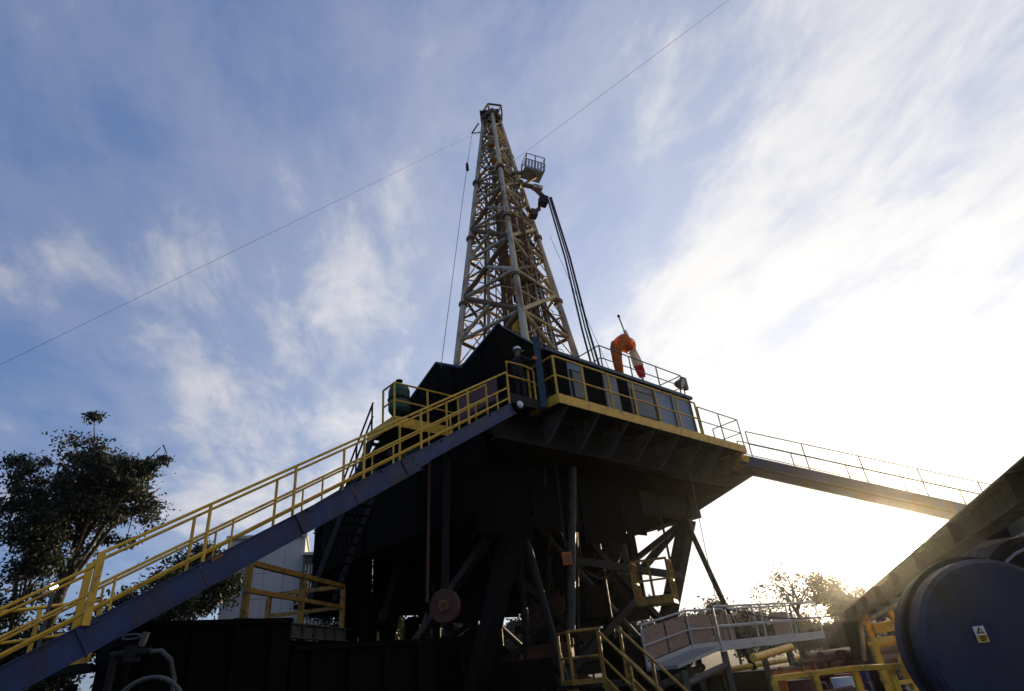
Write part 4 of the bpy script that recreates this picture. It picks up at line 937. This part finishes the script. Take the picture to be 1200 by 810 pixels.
vc = V3((-5.55, 8.75, 2.35))
part('body', 'dark', vl, lambda m: (m.box(vc, (.16, .14, .2)), m.tube(vc - (.3, 0, 0), vc + (.25, 0, 0), .05)))
part('handwheel', 'grey', vl, lambda m: m.path([vc + (.0 + math.cos(t) * .13, -.1, .0 + .2 + math.sin(t) * .03) for t in np.linspace(0, 2 * math.pi, 15)], .014, n=5))
part('bonnet', 'grey', vl, lambda m: m.tube(vc + (.1, 0, .08), vc + (.14, 0, .25), .045))
part('hose', 'greygreen', vl, lambda m: m.path([vc + (.2, 0, 0), vc + (.38, .02, .0), vc + (.52, .04, -.12), vc + (.6, .06, -.35), vc + (.62, .06, -.8), vc + (.6, .05, -1.9)], .03, n=8))
part('riser', 'dark', vl, lambda m: m.tube(vc - (.25, 0, 0), vc - (.25, 0, 2.1), .05))
hw = thing('hand_reel', (-4.2, 6.9, 0), 'dark hose reel ring at the bottom left below the valve', 'reel')
part('ring', 'grey', hw, lambda m: m.path([V3((-4.15, 6.95, 1.55)) + (math.cos(t) * .42, 0, math.sin(t) * .42) for t in np.linspace(0, 2 * math.pi, 33)], .022, n=6))
part('stand', 'dark', hw, lambda m: m.tube((-4.15, 6.97, 0), (-4.15, 6.97, 1.55), .05)); part('axle', 'dark', hw, lambda m: m.tube((-4.15, 6.9, 1.55), (-4.15, 7.2, 1.55), .07))
for k in range(3):
    t = k * 2.094 + .4
    part('spoke', 'grey', hw, lambda m: m.tube((-4.15, 6.95, 1.55), V3((-4.15, 6.95, 1.55)) + (math.cos(t) * .42, 0, math.sin(t) * .42), .015, n=5))

# ------------------------------------------------------------------ lit yard lamp and far-left rails
lamp = thing('yard_lamp', (-9.3, 11.8, 0), 'lit white yard lamp on a thin pole at the left', 'lamp')
part('pole', 'grey', lamp, lambda m: m.tube((-9.3, 11.8, 0), (-9.3, 11.8, 3.85), .035))
part('bulb', 'lamp', lamp, lambda m: m.lathe((-9.3, 11.78, 3.84), ZU, [(0, .03), (.02, .055), (.06, .07), (.10, .055), (.12, .02)], 14))
part('cap', 'dark', lamp, lambda m: m.lathe((-9.3, 11.78, 3.96), ZU, [(0, .09), (.015, .09), (.04, .03)], 14))
yl = thing('left_railing', (-10.5, 11, 0), 'weathered yellow railing at the far left beside the lit lamp', 'railing')
railing(yl, [(-8.7, 12.4, 2.55), (-12.2, 10.6, 2.2)], 1.1, .9, r=.035, toe=.1)
part('platform', 'dark', yl, lambda m: m.bar(V3((-8.6, 12.45, 2.45)), V3((-12.4, 10.5, 2.1)), .9, .12))
part('platform_leg', 'dark', yl, lambda m: [m.bar((x, y, 0), (x, y, 2.2), .12, .12) for x, y in ((-8.9, 12.4), (-11.9, 10.8))])

# ------------------------------------------------------------------ building
bd_ = thing('site_building', (-18, 44, 0), 'pale clad flat roofed building standing behind the stair', 'building')
f1 = V3((-13.9, 42.9, 0)); fdir = nrm(V3((-1, -.32, 0))); fback = nrm(V3((-.32, 1, 0)))
FAX = (fdir, fback, ZU)
def F(u, v, z): return f1 + fdir * u + fback * v + ZU * z
part('tower_wall', 'greygreen', bd_, lambda m: m.hexa([F(0, 0, 0), F(2.1, 0, 0), F(2.1, 7, 0), F(0, 7, 0), F(0, 0, 9.9), F(2.1, 0, 9.9), F(2.1, 7, 9.9), F(0, 7, 9.9)]))
part('main_wall', 'concrete', bd_, lambda m: m.hexa([F(2.12, .6, 0), F(7.2, .6, 0), F(7.2, 9, 0), F(2.12, 9, 0), F(2.12, .6, 11.3), F(7.2, .6, 11.3), F(7.2, 9, 11.3), F(2.12, 9, 11.3)]))
for z0, z1 in ((6.9, 9.3), (3.2, 5.9)):
    for i in range(9):
        part('cladding_rib', 'concrete', bd_, lambda m: m.box(F(.14 + i * .228, -.04, (z0 + z1) / 2), (.14, .09, z1 - z0), FAX))
w_ = part('window', 'dark', bd_, lambda m: m.box(F(1.05, -.02, 6.4), (2.0, .06, .7), FAX)); part('pane', 'glass', w_, lambda m: m.box(F(1.05, -.06, 6.4), (1.9, .03, .6), FAX))
for r_ in range(5):
    for c_ in range(4):
        part('cladding_panel', 'concrete', bd_, lambda m: m.box(F(2.78 + c_ * 1.26, .57, 3.3 + r_ * 1.62), (1.23, .05, 1.58), FAX))
for c_ in range(3):
    w_ = part('window', 'dark', bd_, lambda m: m.box(F(3.1 + c_ * 1.5, .55, 5.0), (1.1, .12, 1.5), FAX)); part('pane', 'glass', w_, lambda m: m.box(F(3.1 + c_ * 1.5, .48, 5.0), (.98, .03, 1.36), FAX))
part('gutter', 'grey', bd_, lambda m: m.bar(F(-.1, -.12, 9.95), F(2.2, -.12, 9.95), .14, .12)); part('downpipe', 'grey', bd_, lambda m: m.tube(F(2.05, -.12, 0), F(2.05, -.12, 9.9), .06))
part('parapet', 'concrete', bd_, lambda m: m.box(F(1.04, 3.4, 10.0), (2.3, 7.4, .18), FAX)); part('parapet', 'concrete', bd_, lambda m: m.box(F(4.66, 4.8, 11.42), (5.3, 8.8, .2), FAX))
sm_ = thing('plant_cabinet', (-13.2, 28, 0), 'dark machinery cabinet in front of the pale building', 'cabinet')
part('body', 'black', sm_, lambda m: m.box((-12.6, 27.5, 1.9), (4.6, 2.4, 3.8))); 
for i in range(5): part('louvre', 'dark', sm_, lambda m: m.box((-14.4 + i * .9, 26.28, 2.2), (.7, .06, 1.8)))

# ------------------------------------------------------------------ trees
def tree(name, label, base, crown_c, crown_r, nclump, nleaf, leaf, mat='leaf', trunk_r=.22, group=None, limbs=7, seed=1, spread=.5, lean=None, bare=0., elmin=-.35):
    g = np.random.default_rng(seed)
    base, cc, cr = V3(base), V3(crown_c), V3(crown_r)
    t = thing(name, base, label, 'tree', group)
    tm = MB(); fork = base + (cc - base) * .55 + g.normal(size=3) * .15
    tips = []
    top = cc + ZU * cr[2] * .55
    ctrl = [base, base * .55 + fork * .45 + g.normal(size=3) * .12, fork, fork * .5 + top * .5 + g.normal(size=3) * .3, top]
    tm.path(ctrl, [trunk_r, trunk_r * .8, trunk_r * .62, trunk_r * .4, trunk_r * .12], n=8)
    for i in range(limbs):
        az = 2 * math.pi * i / limbs + g.uniform(-.4, .4); el = g.uniform(elmin, .95); rad = g.uniform(.55, .9)
        end = cc + np.array([math.cos(az) * math.cos(el), math.sin(az) * math.cos(el), math.sin(el)]) * cr * rad
        st_ = fork + (top - fork) * g.uniform(0, .55)
        mid = st_ * .5 + end * .5 + ZU * cr[2] * .10 + g.normal(size=3) * cr * .06
        tm.path([st_, mid, end], [trunk_r * .36, trunk_r * .22, trunk_r * .07], n=6)
        for k in range(max(2, nclump // limbs)):
            f = g.uniform(.35, 1.05); p = (mid + (end - mid) * (f - .5) * 2) if f > .5 else (st_ + (mid - st_) * f * 2)
            e2 = p + g.normal(size=3) * cr * .27
            d = (e2 - cc) / cr; dl = np.linalg.norm(d)
            if dl > 1: e2 = cc + d / dl * cr * g.uniform(.85, 1.0)
            tm.path([p, p * .5 + e2 * .5 + g.normal(size=3) * .08, e2], [trunk_r * .12, trunk_r * .08, trunk_r * .035], n=4); tips.append(e2)
    tm.build('trunk', 'bark', t)
    tips = np.array(tips); K = len(tips)
    idx = np.repeat(np.arange(K), nleaf); size = (g.uniform(.55, 1.25, K))[idx]
    c = tips[idx] + g.normal(size=(K * nleaf, 3)) * (spread * size)[:, None] * np.array([1, 1, .62])
    if bare > 0: keep = g.random(len(c)) > bare; c = c[keep]
    n_ = len(c); a = g.normal(size=(n_, 3)); a /= np.linalg.norm(a, axis=1)[:, None]; b = g.normal(size=(n_, 3)); b -= (a * b).sum(1)[:, None] * a; b /= np.linalg.norm(b, axis=1)[:, None]
    ls = leaf * g.uniform(.6, 1.3, n_)[:, None]
    vv = np.stack([c - a * ls, c + b * ls * .45, c + a * ls, c - b * ls * .45], 1).reshape(-1, 3) - base
    me = bpy.data.meshes.new('crown'); me.vertices.add(n_ * 4); me.vertices.foreach_set('co', vv.ravel())
    me.loops.add(n_ * 4); me.loops.foreach_set('vertex_index', np.arange(n_ * 4, dtype=np.int32))
    me.polygons.add(n_); me.polygons.foreach_set('loop_start', np.arange(0, n_ * 4, 4, dtype=np.int32)); me.polygons.foreach_set('loop_total', np.full(n_, 4, dtype=np.int32))
    me.update(); me.validate(); me.materials.append(M[mat])
    o = bpy.data.objects.new('crown', me); COL.objects.link(o); o.parent = t
    return t
tree('broadleaf_tree', 'tall dark broadleaf tree with dense round crown at the left', (-21.6, 27.2, 0), (-21.3, 27.8, 11.7), (3.6, 3.4, 3.4), 112, 230, .105, trunk_r=.34, limbs=14, seed=23, spread=.31, elmin=-.15)
tree('broadleaf_tree', 'dark leafy tree cut off by the left picture edge', (-24.6, 24.8, 0), (-25.2, 24.6, 8.7), (2.2, 2.2, 2.4), 70, 230, .105, trunk_r=.22, limbs=8, seed=9, spread=.36)
tree('slender_tree', 'slender ivy clad tree just left of the tall broadleaf tree', (-21.2, 25.0, 0), (-21.1, 25.2, 8.0), (.9, .9, 2.8), 34, 220, .10, trunk_r=.16, limbs=6, seed=12, spread=.36)
bush_specs = [((-26.5, 21.5), (2.2, 2.0, 3.0), 6.0, 'tall dark bush at the very left picture edge'), ((-22.5, 23.2), (2.0, 1.8, 2.0), 4.6, 'rounded dark bush below the ivy clad slender tree'), ((-24, 24), (2.6, 2.3, 2.4), 3.6, 'low dark bush at the left edge below the tall trees'), ((-20.5, 25.5), (2.4, 2.2, 2.0), 3.6, 'low dark bush at the foot of the tall broadleaf tree'),
  ((-16.6, 27), (1.6, 1.6, 2.2), 4.8, 'leafy bush between tall tree and stair rail'), ((-19.4, 35.5), (2.0, 1.6, 1.9), 8.0, 'treetop showing above the stair rail left of the pale building'), ((-28, 22), (3, 3, 2.6), 4.0, 'wide dark bush beyond the far left railing')]
for i, ((x, y), r_, zc_, lb) in enumerate(bush_specs):
    tree('leafy_bush', lb, (x, y, 0), (x, y, zc_), r_, 50, 260, .12, trunk_r=.12, limbs=8, seed=30 + i, spread=.5, group='bushes at the left')
tree('garden_tree', 'leafy tree between pale building and rig legs', (-9.2, 34, 0), (-9.6, 34, 4.9), (2.6, 2.2, 3.2), 56, 190, .12, mat='leaf', trunk_r=.18, limbs=9, seed=51, spread=.55)
tree('lone_tree', 'sparse backlit tree standing alone on the right skyline', (20.6, 53, 0), (20.6, 53, 5.2), (3.0, 2.4, 2.5), 44, 24, .14, mat='leaf', trunk_r=.22, limbs=9, seed=61, spread=.48)
tree('bushy_tree', 'darker bushy tree just right of the lone backlit tree', (25.4, 54, 0), (24.8, 54, 4.2), (2.4, 2.2, 2.1), 44, 160, .15, trunk_r=.2, limbs=8, seed=62, spread=.45)
k = 0
order = ['first', 'second', 'third', 'fourth', 'fifth', 'sixth', 'seventh', 'eighth', 'ninth', 'tenth', 'eleventh', 'twelfth', 'thirteenth', 'fourteenth', 'fifteenth', 'sixteenth', 'seventeenth', 'eighteenth']
for az in np.linspace(-16, 44, 16):
    D = 58 + 9 * math.sin(az * 1.7); x, y = D * math.sin(math.radians(az)), D * math.cos(math.radians(az)); h = (2.1 if az > 16 else 4.2) + .9 * math.sin(az * .9 + 1)
    tree('skyline_bush', order[k] + ' dark bush from the left along the low skyline behind the rig', (x, y, 0), (x, y, h * .6 + .5), (3.4, 2.6, h * .75), 40, 230, .17, trunk_r=.14, limbs=8, seed=80 + k, spread=.62, group='bushes along the skyline'); k += 1

# ------------------------------------------------------------------ thin evening haze
hz = MB().box((0, 20, 14.5), (2440, 2440, 33.0)).build('haze', 'white', None, origin=(0, 20, 0))
hm = bpy.data.materials.new('evening_haze'); hm.use_nodes = True
hm.node_tree.nodes.clear()
pv = hm.node_tree.nodes.new('ShaderNodeVolumePrincipled'); ho = hm.node_tree.nodes.new('ShaderNodeOutputMaterial')
pv.inputs['Color'].default_value = (.96, .94, .90, 1); pv.inputs['Density'].default_value = .00030; pv.inputs['Anisotropy'].default_value = .935
hm.node_tree.links.new(pv.outputs[0], ho.inputs['Volume'])
hz.data.materials[0] = hm
tag(hz, 'thin warm evening haze filling the air over the site', None, None, 'stuff')
